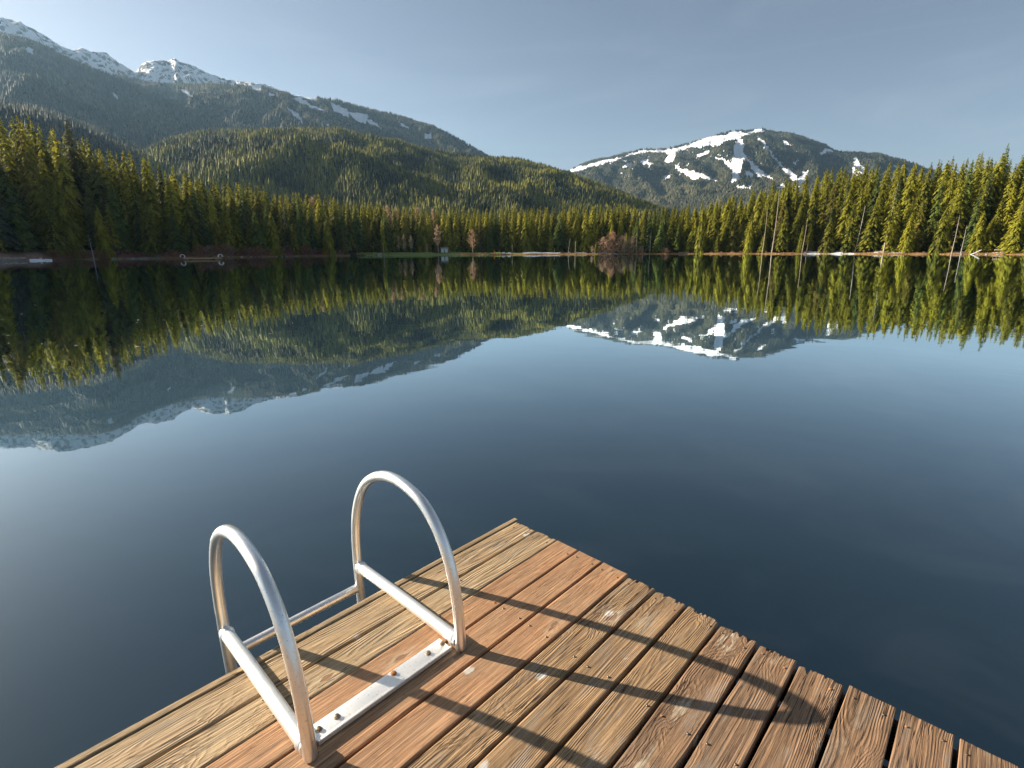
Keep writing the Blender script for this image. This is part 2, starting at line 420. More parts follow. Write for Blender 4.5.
def build_ground():
    az = np.concatenate([np.linspace(-180, -100, 60, endpoint=False), np.linspace(-100, -50, 100, endpoint=False),
                         np.linspace(-50, 50, 900, endpoint=False), np.linspace(50, 180, 110)])
    sk = np.array([-24,-18,-12,-8,-5,-3,-2,-1.2,-.6,0,.4,.9,1.5,2.2,3,4,5,6.5,8,10,13,17,22,28,36,46,60,76,100,140,220,400,800,1600,3200,6000,8600.])
    A, S = np.meshgrid(az, sk, indexing='ij')
    Rr = np.maximum(r_shore(A)+S, .5)
    Z = ground_z(A, Rr)
    Z = Z + np.where(S > 1.5, (fbm(Rr*np.sin(R(1)*A)*.15, Rr*np.cos(R(1)*A)*.15, 5, 3)-.5)*np.clip((S-1.5)*.12, 0, 1.2), 0)
    X = Rr*np.sin(np.radians(A)); Y = Rr*np.cos(np.radians(A))
    V = np.stack([X, Y, Z], -1).reshape(-1, 3)
    na, ns = len(az), len(sk)
    I = np.arange(na*ns).reshape(na, ns)
    Q = np.stack([I[:-1,:-1], I[1:,:-1], I[1:,1:], I[:-1,1:]], -1).reshape(-1, 4)[:, ::-1]
    cen = len(V); V = np.vstack([V, [[0, 0, -3]]])
    T = np.stack([I[:-1,0], I[1:,0], np.full(na-1, cen)], -1)
    # colours of the surface kinds
    a, s = A.ravel(), S.ravel()
    C = np.tile(np.array([.030,.026,.016]), (na*ns, 1))            # needle litter
    nz = fbm(a*1.7, s*.3, 11, 3)
    def blend(mask, col):
        mk = np.clip(mask, 0, 1)[:, None]; C[:] = C*(1-mk)+np.array(col)*mk
    right = (a > -6)
    blend(((s > -1) & (s < 4.5)) & right, (.46,.27,.13))            # dry grass strip
    blend(((s > -1) & (s < 5)) & ~right & (a > -13-4*nz), (.36,.31,.18))
    blend(((s > 1.0) & (s < 17+6*nz)) & (a > -14.5-3*nz) & (a < 3.5), (.22,.28,.06))   # lawn
    blend((s > -1) & (s < 9) & (a < -17), (.20,.11,.085))           # dark brushy bank
    blend((s > -1) & (s < 16) & (a < -38.3), (.34,.22,.16))         # bare brown bank
    blend((s > 5) & (s < 12+5*nz) & (a > 1.5) & (a < 5.6), (.80,.83,.88))       # snow patches
    blend((s > 5) & (s < 9+5*nz) & (a > 6.5) & (a < 12) & (nz > .5), (.80,.83,.88))
    blend((s > .8) & (s < 4+12*nz) & (a > 29.3) & (a < 33.6) & ((s < 3.2) | (nz > .42)), (.84,.86,.90))
    blend((s > 4) & (s < 13) & (a > 34.6) & (a < 37.6) & (nz > .4), (.80,.83,.88))
    blend((s > 4) & (s < 12) & (a > 40.5) & (a < 43.6) & (nz > .42), (.80,.83,.88))
    blend((s < -1), (.03,.03,.025))
    C = np.vstack([C, [[.02,.02,.02]]])
    me = mesh_np('ground', V, [Q, T], True, {'surf': C}, [M['ground']])
    tag(link('ground', me), kind='structure')
    # water sheet
    az2 = np.linspace(-180, 180, 361)[:-1]
    rr = r_shore(az2)+5
    Vw = [(0, 0, 0)]
    rings = [.02,.06,.15,.4,1.0]
    for q in rings:
        for a_, r_ in zip(az2, rr): Vw.append((q*r_*math.sin(R(a_)), q*r_*math.cos(R(a_)), 0))
    n = len(az2); Fw = []; Q = []
    for k in range(n): Fw.append((0, 1+(k+1) % n, 1+k))
    for j in range(len(rings)-1):
        for k in range(n):
            k2 = (k+1) % n; Q.append((1+j*n+k, 1+j*n+k2, 1+(j+1)*n+k2, 1+(j+1)*n+k))
    me = mesh_np('water', np.array(Vw), [np.array(Fw), np.array(Q)], True, None, [M['water']])
    tag(link('water', me), kind='structure')
build_ground()

# ------------------------------------------------------------------ mountains
def in_poly(px, py, poly):
    inside = np.zeros(len(px), bool); j = len(poly)-1
    for i in range(len(poly)):
        xi, yi = poly[i]; xj, yj = poly[j]
        c = ((yi > py) != (yj > py)) & (px < (xj-xi)*(py-yi)/(yj-yi+1e-9)+xi)
        inside ^= c; j = i
    return inside
def snow_mask(px, py, polys, wob=1.2, seed=0):
    qx = px+(fbm(px*.35, py*.35, seed+1, 3)-.5)*wob*4
    qy = py+(fbm(px*.35, py*.35, seed+2, 3)-.5)*wob*2.4
    m = np.zeros(len(px), bool)
    for P in polys: m |= in_poly(qx, qy, P)
    return m

class Mountain:
    def __init__(s, name, ridge, r0, r1, az0, az1, z0=10, shape=1.0, rough=.12, back=1500, spur=6.0, seed=1, polys=(), sub=0, extra=(), na=500, ns=150, rock=None, wob=1.2, snowfn=None):
        s.r0, s.r1, s.z0, s.shape, s.rough, s.seed, s.spur, s.back = r0, r1, z0, shape, rough, seed, spur, back
        aa = []; ee = []
        for p in ridge:
            a, e = azel(*p); aa.append(math.degrees(a)); ee.append(math.tan(e))
        for a, t in extra: aa.append(a); ee.append(t)
        o = np.argsort(aa); s.aa = np.array(aa)[o]; s.ee = np.array(ee)[o]; s.sub = sub
        s.az0, s.az1 = az0, az1
        s.polys = polys; s.wob = wob; s.snowfn = snowfn
        az = np.linspace(az0, az1, na)
        sk = np.concatenate([np.linspace(0, 1, ns), np.linspace(1, 2, 24)[1:]])
        A, S = np.meshgrid(az, sk, indexing='ij')
        V = s.point(A.ravel(), S.ravel())
        n2 = len(sk)
        I = np.arange(na*n2).reshape(na, n2)
        Q = np.stack([I[:-1,:-1], I[1:,:-1], I[1:,1:], I[:-1,1:]], -1).reshape(-1, 4)[:, ::-1]
        sn = s.snow(V, S.ravel())
        rk = np.zeros(len(V)) if rock is None else rock(V, S.ravel())
        me = mesh_np(name, V, [Q], True, {'snow': sn.astype(float), 'rock': rk}, [M['mountain']])
        s.obj = tag(link(name, me), kind='structure')
    def snow(s, V, S=None):
        px, py = project(V)
        m = snow_mask(px, py, s.polys, s.wob, s.seed)
        if s.snowfn is not None: m |= s.snowfn(px, py, V)
        return m
    def point(s, az, t):
        rr = s.r0+(s.r1-s.r0)*np.minimum(t, 1)
        rj = s.r1*(1+(fbm(az*.25, az*0, s.seed+50, 3)-.5)*.12)
        rr = s.r0+(rj-s.r0)*np.minimum(t, 1) + np.maximum(t-1, 0)*s.back
        zr = rj*np.interp(az, s.aa, s.ee)+CAMZ - s.sub
        u = np.minimum(t, 1)
        prof = u**s.shape
        X = rr*np.sin(np.radians(az)); Y = rr*np.cos(np.radians(az))
        L = (s.r1-s.r0)
        nse = (fbm(X/L*s.spur, Y/L*s.spur*.6, s.seed, 5)-.5)
        rid = .5-np.abs(fbm(X/L*s.spur*1.3+9, Y/L*s.spur*.5+3, s.seed+9, 4)-.5)*2
        z = s.z0 + (zr-s.z0)*prof + (zr-s.z0)*s.rough*(nse*1.6+rid*.9)*4*u*(1-u)
        z = z + (fbm(X/L*s.spur*8, Y/L*s.spur*8, s.seed+3, 3)-.5)*(zr-s.z0)*.02*u
        z = np.where(t > 1, zr - (t-1)*(zr-s.z0)*.9, z)
        z = np.maximum(z, -3.0)
        return np.stack([X, Y, z], -1)

SKI = [  # snow runs and bare upper slopes of the ski mountain
 [(569,170),(580,166),(600,160),(620,157),(640,150),(668,149),(690,144),(700,140),(705,137),(725,134),(733,130),(745,132),(760,128),(768,131),(752,134),(742,136),(744,146),(742,152),(752,162),(762,170),(774,180),(762,176),(752,166),(744,160),(741,170),(740,180),(731,182),(732,172),(728,168),(722,160),(712,156),(722,157),(732,163),(734,155),(733,145),(737,139),(728,141),(716,147),(706,146),(700,148),(690,147),(678,152),(672,162),(664,163),(668,154),(660,152.5),(650,152),(640,153.5),(622,158),(610,162),(590,167.5),(573,173)],
 [(673,163),(682,168),(698,172),(715,179),(721,182),(712,181),(700,177),(694,181),(684,174),(675,169)],
 [(756,136),(764,140),(770,150),(776,158),(783,166),(790,170),(797,178),(793,182),(786,172),(778,164),(770,154),(764,146)],
 [(696,155),(708,151),(710,154),(698,157)], [(640,160),(650,158),(646,164),(640,164)], [(622,165),(632,162),(633,165),(623,168)], [(645,161),(654,163),(650,166)],
 [(795,184),(803,172),(808,170),(806,180),(800,186),(794,190)], [(792,163),(798,158),(799,161),(794,166)],
 [(852,160),(857,156),(860,163),(865,168),(864,176),(860,172),(856,180),(851,180),(853,170)], [(820,154),(826,147),(832,150),(838,153),(828,152),(822,156)],
 [(735,186),(748,185),(752,184),(750,188),(737,188)], [(775,186),(785,184),(788,188),(778,189)],[(663,176),(672,174),(670,178),(664,179)],
 [(782,141),(787,140),(788,145),(784,146)],[(744,170),(752,172),(754,178),(746,176)],[(893,166),(900,164),(900,168)]]
def ski_snow(px, py, V):
    # patchy snow showing between trees high on the mountain
    n_ = fbm(px*.55, py*.9, 77, 3)
    hi = np.clip((152-py)/14, 0, 1)*np.clip((700-px)/60+.25, 0, 1)
    return (n_ > .76-.17*hi-.05*(px < 705)*(py < 166)) & (py < 178) & (px > 565) & (px < 800)
SKI += [[(748,158),(754,163),(758,172),(764,179),(759,178),(752,170)],[(786,166),(792,170),(800,180),(797,185),(790,176)]]
ski_mtn = Mountain('ski_mountain', [(540,186),(569,170),(580,165),(600,159),(640,149),(668,148),(690,143),(700,139),(720,134),(735,130),(745,131),(762,128),(775,131),(790,132),(820,143),(835,150),(850,152),(865,153),(880,154),(895,159),(910,164),(940,172),(1000,178)],
                   2600, 5600, -6, 60, 15, 1.05, .19, 1600, 11, 21, SKI, 3, [(-12,.02),(-6,.05),(46,.085),(60,.05)], 1100, 260, snowfn=ski_snow)
ALP = [(0,17),(20,22),(40,33),(60,45),(72,50),(82,48),(92,52),(105,52),(118,62),(135,72),(145,62),(158,60),(168,61),(175,58),(180,62),(192,65),(206,72),(228,80),(245,82),(265,84)]
def alp_snow(px, py, V):
    g = fbm(px*.30, py*.62, 5, 5, .62)
    return (g < .555)
snowy = Mountain('snowy_mountain', [(-40,8)]+ALP+[(300,100),(340,130)], 3900, 5000, -60, -10, 300, .8, .10, 1500, 9, 33, (), 0, [(-60,.19)], 420, 120,
                 rock=lambda V, S: np.ones(len(V)), snowfn=alp_snow)
BIG_SNOW = [[(290,98),(300,97),(310,104),(324,110),(330,113),(318,110),(308,106)],
 [(330,102),(340,106),(348,110),(350,118),(340,114),(335,112)],[(348,112),(368,114),(366,124),(356,120)],[(366,118),(375,122),(382,129),(378,127),(370,124)],
 [(425,134),(432,132),(432,138),(424,139)],[(398,122),(408,126),(410,129),(400,125)],
 [(286,106),(296,112),(302,118),(304,126),(300,120),(290,112)],[(322,122),(330,124),(332,127),(324,124)],
 [(178,88),(186,90),(194,96),(188,96)],[(112,92),(118,96),(120,102),(115,98)],[(26,47),(36,49),(34,54),(27,52)],[(250,86),(262,88),(262,92),(252,89)],[(268,92),(276,95),(270,97)],
 [(276,87),(300,92),(318,98),(316,101),(296,96)]]
big_mtn = Mountain('forested_mountain', [(0,31),(30,40),(60,54),(100,70),(140,80),(165,83),(200,83),(230,83),(262,86),(300,94),(340,100),(370,108),(400,115),(430,124),(455,136),(480,150),(520,175),(560,200)],
                   1900, 3900, -66, 12, 10, 1.0, .18, 500, 8, 41, BIG_SNOW, 16, [(-66,.16),(-50,.24),(9,.02)], 900, 220)
ridge_l = Mountain('dark_ridge', [(0,97),(30,102),(60,112),(100,126),(130,141),(160,158),(190,180),(220,205)], 700, 2000, -66, -24, 10, .9, .10, 700, 6, 51, (), 20, [(-66,.12),(-52,.19)], 300, 100)
HILL_SNOW = []
def hill_flecks(px, py, V):
    n_ = fbm(px*1.1, py*1.6, 91, 2)
    box = ((px > 446) & (px < 463) & (py > 166) & (py < 184)) | ((px > 427) & (px < 446) & (py > 188) & (py < 199)) | ((px > 548) & (px < 594) & (py > 179) & (py < 203))
    return box & (n_ > .66)
hill = Mountain('hill', [(60,180),(110,165),(150,148),(165,138),(200,131),(260,127),(300,127),(340,128),(370,135),(400,142),(430,147),(460,152),(490,156),(520,157),(545,164),(570,172),(600,184),(630,195),(655,205),(690,216),(720,226)],
                760, 1750, -48, 24, 8, .95, .20, 600, 6, 61, HILL_SNOW, 15, [(-48,.02),(24,.02)], 900, 220, snowfn=hill_flecks)

# ------------------------------------------------------------------ distant forests
def cones(P, H, W, rs, tiers=2, k=5, tint=None):
    """P (N,3) base points -> merged spiky crowns"""
    Nn = len(P); Vs = []; Ts = []; tn = []
    off = 0
    lean = rs.normal(0, .03, (Nn, 2))
    for t in range(tiers):
        zb = t*.30+.02 if tiers > 1 else 0.0
        zt = min(1.0, zb+.62) if t < tiers-1 else 1.0
        rad = (1-zb*.95)*.5
        ph = rs.random(Nn)*6.28
        V = np.zeros((Nn, k+1, 3))
        for j in range(k):
            q = ph+j*2*math.pi/k; rj = rad*(.65+.6*rs.random(Nn))*W
            V[:, j, 0] = P[:,0]+np.cos(q)*rj + lean[:,0]*zb*H
            V[:, j, 1] = P[:,1]+np.sin(q)*rj + lean[:,1]*zb*H
            V[:, j, 2] = P[:,2]+(zb-.03*rs.random(Nn))*H
        V[:, k, 0] = P[:,0]+lean[:,0]*H*zt; V[:, k, 1] = P[:,1]+lean[:,1]*H*zt; V[:, k, 2] = P[:,2]+zt*H
        base = off+np.arange(Nn)[:, None]*(k+1)
        for j in range(k):
            Ts.append(np.concatenate([base+j, base+(j+1) % k, base+k], 1))
        Vs.append(V.reshape(-1, 3)); off += Nn*(k+1)
        tv = np.repeat(tint[:, None], k+1, 1) + rs.normal(0, .10, (Nn, k+1)); tn.append(np.clip(tv, 0, 1).ravel())
    return np.vstack(Vs), [np.vstack(Ts)], np.concatenate(tn)

def hill_forest(name, mt, n, t0, t1, h, wr, mat, seed, tiers, k, label, az=None, clear=None):
    rs = np.random.default_rng(seed)
    a0, a1 = az or (mt.az0, mt.az1)
    A = rs.uniform(a0, a1, n*3); T = rs.uniform(t0, t1, n*3)
    rr = mt.r0+(mt.r1-mt.r0)*np.minimum(T, 1)
    keep = rs.random(n*3) < rr/mt.r1
    A, T = A[keep][:n], T[keep][:n]
    P = mt.point(A, T)
    ok = ~mt.snow(P+np.array([0, 0, h*.35]), T)
    if name != 'ski_mountain_forest': ok &= ~mt.snow(P, T) & ~mt.snow(P+np.array([0, 0, h*.8]), T)
    ok = ok & (P[:, 2] > 2)
    if clear is not None: ok &= clear(P)
    P = P[ok]
    H = h*rs.uniform(.65, 1.25, len(P)); W = H*rs.uniform(*wr, len(P))
    cl = fbm(P[:,0]/(h*5), P[:,1]/(h*5), seed, 3)
    tint = np.clip(.42+(cl-.5)*2.2+rs.normal(0, .2, len(P)), 0, 1)
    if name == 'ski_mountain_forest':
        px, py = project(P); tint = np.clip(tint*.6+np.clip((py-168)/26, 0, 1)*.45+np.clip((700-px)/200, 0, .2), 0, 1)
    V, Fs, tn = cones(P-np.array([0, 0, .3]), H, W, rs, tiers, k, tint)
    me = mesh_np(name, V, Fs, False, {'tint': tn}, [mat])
    return tag(link(name, me), label, 'forest', kind='stuff')
hill_forest('hillside_forest', hill, 34000, .0, 1.02, 16, (.32,.50), M['hill_needle'], 3, 3, 5, 'conifer forest covering the rounded hill across the lake', (-36, 21))
hill_forest('ridge_forest', ridge_l, 13000, .0, 1.02, 20, (.34,.52), M['far_needle'], 4, 2, 5, 'hazy blue green forest on the dark ridge at left')
hill_forest('mountain_forest', big_mtn, 56000, .0, 1.01, 21, (.4,.7), M['far_needle'], 5, 1, 5, 'hazy forest covering the big mountain behind the left shore', (-48, 8))
hill_forest('ski_mountain_forest', ski_mtn, 80000, .0, .985, 17, (.55,1.0), M['far_needle'], 6, 1, 4, 'forest between the snowy ski runs of the distant mountain', (2, 46))

# ------------------------------------------------------------------ conifers
def crown_mesh(name, mat, seed, whorls=38, per=7, width=.17, base=.08, droop=.35, dens=1.0, power=.85, seg=3, ragged=.3, height_shade=.3):
    """unit-height crown: drooping sprays made of small leaf-clump faces"""
    rs = np.random.default_rng(seed)
    V = []; T = []; tint = []
    for w in range(whorls):
        t = (w+rs.random()*.8)/whorls
        z0 = base+(1-base)*t
        L0 = width*((1-t)**power)*(1+.0) + .006
        if t < .12: L0 *= .75+t*2
        nb = max(3, int(per*dens*(1-.45*t)+rs.random()))
        gap = rs.random() < .06*ragged*3
        for b in range(nb):
            if rs.random() < .10*ragged*3 or (gap and rs.random() < .6): continue
            q = rs.random()*6.283
            L = L0*rs.uniform(1-ragged, 1+ragged*.7)
            tt = np.clip(.5+rs.normal(0, .22)+height_shade*(t-.5), 0, 1)  # crown shading put into tint: darker at the base, lighter at the top
            dz = rs.uniform(-.5, .5)/whorls
            ca, sa = math.cos(q), math.sin(q)
            up = (.25 if t > .8 else .05)
            prev = (0, z0+dz)
            for k in range(seg):
                f0, f1 = k/seg, (k+1)/seg+.12
                for side in (-1, 1):
                    if rs.random() < .08: continue
                    rA, rB = L*f0, L*min(f1, 1.08)
                    zA = z0+dz+L*(up*f0-droop*f0*f0*1.3)
                    zB = z0+dz+L*(up*f1-droop*f1*f1*1.3)-rs.random()*.004
                    wd = L*.24*(1-.5*f0)*rs.uniform(.6, 1.3)+.003
                    sx, sy = -sa*side, ca*side
                    hang = wd*rs.uniform(.2, .9)
                    mid = (rA+rB)*.5+rs.uniform(-.1, .25)*L/seg
                    i = len(V)
                    V += [(ca*rA, sa*rA, zA), (ca*rB+rs.normal(0,.1)*wd, sa*rB+rs.normal(0,.1)*wd, zB),
                          (ca*mid+sx*wd, sa*mid+sy*wd, (zA+zB)*.5-hang)]
                    T.append((i, i+1, i+2) if side > 0 else (i, i+2, i+1))
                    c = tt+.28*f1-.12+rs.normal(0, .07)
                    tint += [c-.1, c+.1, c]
    # leader
    i = len(V); V += [(-.004, 0, .94), (.004, 0, .94), (0, 0, 1.0), (0, -.004, .94), (0, .004, .94)]
    T += [(i, i+1, i+2), (i+3, i+4, i+2)]; tint += [.6]*5
    return mesh_np(name, np.array(V), [np.array(T)], False, {'tint': np.clip(np.array(tint), 0, 1)}, [mat])

def trunk_mesh(name, mat, r=.011, top=.95, limbs=0, seed=0, bend=.01, llen=.06, start=.1):
    rs = random.Random(seed); m = MB()
    pts = []; rad = []
    for k in range(9):
        t = k/8; pts.append((bend*math.sin(t*3+seed), bend*math.cos(t*2.3+seed)-bend, t*top - (.02 if k == 0 else 0))); rad.append(r*(1.15-t*.98)+.0006)
    m.tube(pts, rad, 7)
    for _ in range(limbs):
        t = rs.uniform(start, .97); q = rs.random()*6.28; L = llen*(1-t*.75)*rs.uniform(.5, 1.3)
        z = t*top
        m.tube([(0, 0, z), (math.cos(q)*L*.5, math.sin(q)*L*.5, z+L*.05), (math.cos(q)*L, math.sin(q)*L, z-L*.15)], [r*.28, r*.16, .0006], 4)
    return m.mesh(name, mat, smooth=True)

CR = {'y': [], 'g': [], 'b': []}
for i in range(3):
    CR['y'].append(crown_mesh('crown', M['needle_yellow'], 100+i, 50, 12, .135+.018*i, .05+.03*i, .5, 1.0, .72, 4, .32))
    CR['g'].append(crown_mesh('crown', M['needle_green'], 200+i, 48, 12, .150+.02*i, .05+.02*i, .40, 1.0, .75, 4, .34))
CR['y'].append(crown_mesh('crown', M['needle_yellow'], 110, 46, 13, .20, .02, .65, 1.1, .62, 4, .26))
CR['o'] = [crown_mesh('crown', M['needle_sunlit'], 600+i, 50, 12, .135+.018*i, .05+.03*i, .5, 1.0, .70, 4, .32) for i in range(2)]
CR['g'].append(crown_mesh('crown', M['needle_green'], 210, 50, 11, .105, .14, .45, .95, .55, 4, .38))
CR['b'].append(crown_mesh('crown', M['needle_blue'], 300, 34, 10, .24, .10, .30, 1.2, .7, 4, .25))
THIN = [crown_mesh('crown', M['needle_dead'], 400+i, 40, 6, .05, .12, .5, .9, .5, 2, .5) for i in range(2)]
THINY = [crown_mesh('crown', M['needle_yellow'], 420+i, 44, 7, .075, .22+.1*i, .5, .9, .5, 3, .45) for i in range(2)]
TRK = [trunk_mesh('trunk', M['bark'], .010, .95, 8, i) for i in range(3)]
TRKP = [trunk_mesh('trunk', M['pale_bark'], .010, .97, 16, 10+i, llen=.05) for i in range(2)]

def pos(az, r):
    return r*math.sin(R(az)), r*math.cos(R(az)), float(ground_z(np.array(az), np.array(r)))
def tree(az, r, h, crown, trunk, name='conifer_tree', wide=1.0, label=None, cat='conifer', group=None, lean=(0, 0), dz=0):
    x, y, z = pos(az, r)
    e = bpy.data.objects.new(name, None); COL.objects.link(e)
    e.location = (x, y, z-.1+dz)
    e.rotation_euler = (lean[0]+random.gauss(0, .012), lean[1]+random.gauss(0, .012), random.random()*6.28)
    if lean != (0, 0): e.rotation_euler = (lean[0], lean[1], 0)
    e.scale = (h*wide, h*wide, h)
    e.empty_display_size = .1
    tag(e, label, cat, group)
    if crown:
        c = bpy.data.objects.new('crown', crown); COL.objects.link(c); c.parent = e
        if lean != (0, 0): c.rotation_euler = (0, 0, random.random()*6.28)
    if trunk:
        c = bpy.data.objects.new('trunk', trunk); COL.objects.link(c); c.parent = e
    return e
def az_of(px, py=252): return math.degrees(azel(px, py)[0])

SECTIONS = [  # az limit, group, label
 (-32.5, 'conifers crowding the far left bank', 'dark conifer in the shaded forest wall at the far left of the lake'),
 (-24.5, 'conifers behind the small swim raft', 'dark green conifer in the forest wall behind the small swim raft'),
 (-16.0, 'conifers above the red brown brush', 'conifer in the forest wall above the long red brown brush bank'),
 (-8.0,  'conifers around the left end of the lawn', 'conifer in the forest row behind the left end of the green lawn'),
 (2.0,   'conifers behind the sandy shore', 'conifer in the forest row behind the sandy middle shore'),
 (9.0,   'conifers behind the long snow patch', 'conifer in the forest row behind the long shore snow patch'),
 (19.5,  'conifers around the reddish bare bushes', 'conifer in the forest row behind the reddish bare bushes'),
 (29.0,  'sunlit conifers left of the shore snow', 'sunlit yellow green conifer in the tall stand left of the white shore snow'),
 (36.5,  'sunlit conifers behind the shore snow', 'sunlit yellow green conifer in the tall stand behind the white shore snow'),
 (99.0,  'sunlit conifers at the right end', 'sunlit conifer in the tall stand around the leaning pale snags at right')]
def section(az):
    for lim, g, l in SECTIONS:
        if az < lim: return g, l

rows = [  # distance behind the shore m, spacing m, individual?, then height as a share of the skyline left / middle / right
 (7, 7.2, True, .60, .86, .72), (13, 7.2, True, .78, .96, .88), (20, 7.0, True, .92, 1.02, .98), (28, 6.8, True, 1.03, 1.08, 1.06),
 (35, 4.8, False, 1.05, 1.10, 1.09), (42, 4.8, False, 1.07, 1.11, 1.11), (50, 5, False, 1.08, 1.12, 1.13), (62, 5, False, 1.09, 1.13, 1.14)]
FILL = []
cnt = 0
rt = random.Random(5)
taken = []
for (s, sp_, indiv, fl_, fm_, fr_) in rows:
    az = -45.0 if indiv else -100.0
    while az < (46.5 if indiv else 62):
        r = float(r_shore(az))+s+rt.uniform(-2.2, 2.2)
        step = math.degrees(sp_*rt.uniform(.7, 1.3)/r)
        a = az; az += step
        lawn = -16.5 < a < 3.5; snowp = 1.0 < a < 12
        if (lawn or snowp) and s < 15: continue
        if a < -38.6 and s < 11: continue
        if 10 < a < 15.5 and s < 11: continue
        if lawn: r += 7
        gz = float(ground_z(np.array(a), np.array(r)))
        Htop = r*float(top_tan(a))+CAMZ
        f = float(np.interp(a, [-30, -16, 14, 26], [fl_, fm_, fm_, fr_]))
        h = (Htop*f-gz*(1 if not indiv else .8))*(rt.uniform(.90, 1.05) if rt.random() < .85 else rt.uniform(.75, 1.0))
        if indiv and rt.random() < .16: h *= rt.uniform(.45, .8)
        h = max(5, h)
        if a < -18: kind = rt.choices('gyb', (9, 1.5, .3) if s < 17 else (5, 5, .1))[0]
        if a < 16 and rt.random() < (0 if s < 17 else (.5 if s < 25 else .8)): kind = 'o'  # back rows take the brighter needles: sunlit tops painted by row
        elif a < 18: kind = rt.choices('gy', (5, 5))[0]
        else: kind = rt.choices('yg', (8, 2))[0]
        wide = rt.uniform(.85, 1.15)*(26/max(h, 14))**.5
        cm = rt.choice(CR[kind]) if kind != 'b' else CR['b'][0]
        if rt.random() < .09 and indiv: cm = rt.choice(THINY); wide *= 1.1
        if kind == 'b': wide *= .75
        if indiv:
            g, l = section(a)
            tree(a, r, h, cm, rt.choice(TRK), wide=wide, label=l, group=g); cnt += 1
        else:
            FILL.append((a, r, h, wide, cm))
print('individual conifers', cnt, 'fill', len(FILL))

def merge_fill(items, name, label, ylim=None):
    Vs = []; Ts = []; tn = []; off = 0
    cache = {}
    for (a, r, h, wide, cm) in items:
        if cm.name not in cache:
            v = np.zeros(len(cm.vertices)*3, np.float32); cm.vertices.foreach_get('co', v)
            t = np.zeros(len(cm.loops), np.int32); cm.loops.foreach_get('vertex_index', t)
            at = np.zeros(len(cm.vertices), np.float32); cm.attributes['tint'].data.foreach_get('value', at)
            cache[cm.name] = (v.reshape(-1, 3), t.reshape(-1, 3), at)
        v, t, at = cache[cm.name]
        x, y, z = pos(a, r); q = rt.random()*6.28; c, s = math.cos(q), math.sin(q)
        W = np.stack([(v[:,0]*c-v[:,1]*s)*h*wide+x, (v[:,0]*s+v[:,1]*c)*h*wide+y, v[:,2]*h+z-.1], -1)
        Vs.append(W); Ts.append(t+off); off += len(v); tn.append(np.clip(at+rt.gauss(0, .12), 0, 1))
    me = mesh_np(name, np.vstack(Vs), [np.vstack(Ts)], False, {'tint': np.concatenate(tn)}, [M['needle_yellow'] if 'right' in label else M['needle_sunlit']])  # left and middle fill uses the needle colour with sunlight painted in
    return tag(link(name, me), label, 'forest', kind='stuff')
merge_fill([i for i in FILL if i[0] < 18], 'shore_forest', 'dense back rows of conifers behind the left and middle shore')
merge_fill([i for i in FILL if i[0] >= 18], 'shore_forest', 'dense back rows of sunlit conifers behind the right shore')

# ---- trees that stand out
def std(px, s, h, crown, trunk, label, wide=1.0, lean=(0,0), name='conifer_tree', cat='conifer'):
    a = az_of(px); return tree(a, float(r_shore(a))+s, h, crown, trunk, name, wide, label, cat, None, lean)
CB = CR['b'][0]; CY = CR['y']; CG = CR['g']
std(2, 13, 21, CB, TRKP[0], 'big blue grey spruce at the left edge of the photo on the brown bank', .85)
std(26, 13, 11, CG[1], TRKP[1], 'short dark spruce beside the big blue grey spruce on the brown bank', 1.0)
std(72, 4, 22, CY[3], TRK[0], 'broad olive cedar behind the leaning grey dead trunk at left', .8)
std(58, 5, 19, CY[2], TRK[1], 'olive cedar left of the broad cedar by the brown bank', .9)
std(105, 4, 15, CY[3], TRK[1], 'low olive cedar just right of the leaning grey dead trunk', .9)
std(152, 3, 18, CY[2], TRK[2], 'pointed yellow olive cedar at the water edge left of the swim raft', .9)
std(92, 32, 38, CG[2], TRK[0], 'tallest dark spruce rising above the left skyline', .75)
std(329, 3, 17, CY[3], TRK[0], 'broad olive cedar at the right end of the red brown brush', 1.0)
std(384, 20, 18, CY[1], TRK[0], 'narrow bright yellow green conifer behind the left end of the lawn', .8)
std(596, 3, 7.5, CY[2], TRK[1], 'small bright green fir just left of the reddish bare bush', .9)
std(654, 3, 4.8, CY[3], TRK[1], 'smallest bright green fir at the shore right of the pale snags', 1.1)
std(635, 3, 3.6, CG[3-1], TRK[1], 'tiny green fir between two pale snags', 1.2)
std(642, 4, 21, THINY[0], TRKP[0], 'tall thin pale green spruce among the pale snags', 1.0)
std(661, 3.5, 16, THINY[1], TRK[1], 'green conifer leaning right beside the smallest fir', 1.1, (-.03, .42))
std(700, 3, 24, CY[3], TRK[0], 'broad bright yellow green cedar at the start of the tall right stand', .75)
std(748, 3, 17, CY[3], TRK[1], 'yellow cedar at the water left of the two long pale trunks', .8)
std(800, 2.5, 14, CY[1], TRK[2], 'narrow orange green cedar left of the shore snow', .8)
std(885, 3, 30, THINY[0], TRKP[0], 'slender spruce with a bare pale upper trunk right of the shore snow', 1.0, (.0, .0))
std(905, 2.5, 17, CY[2], TRK[0], 'bright fir just right of the slender bare trunked spruce', 1.0)
std(938, 3, 19, CY[3], TRK[0], 'broad bright yellow cedar left of the leaning pale snag', .9)
std(975, 4, 16, CY[3], TRK[1], 'round topped golden cedar above the white driftwood', .95)
std(1012, 3, 18, CY[1], TRK[1], 'golden cedar at the right edge of the photo', 1.0)
std(986, 44, 41, CG[2], TRK[1], 'dark spruce spire standing highest above the right skyline', .6)
std(1004, 44, 39, CG[3], TRK[2], 'second dark spire right of the highest one on the right skyline', .8)
cnt += 24

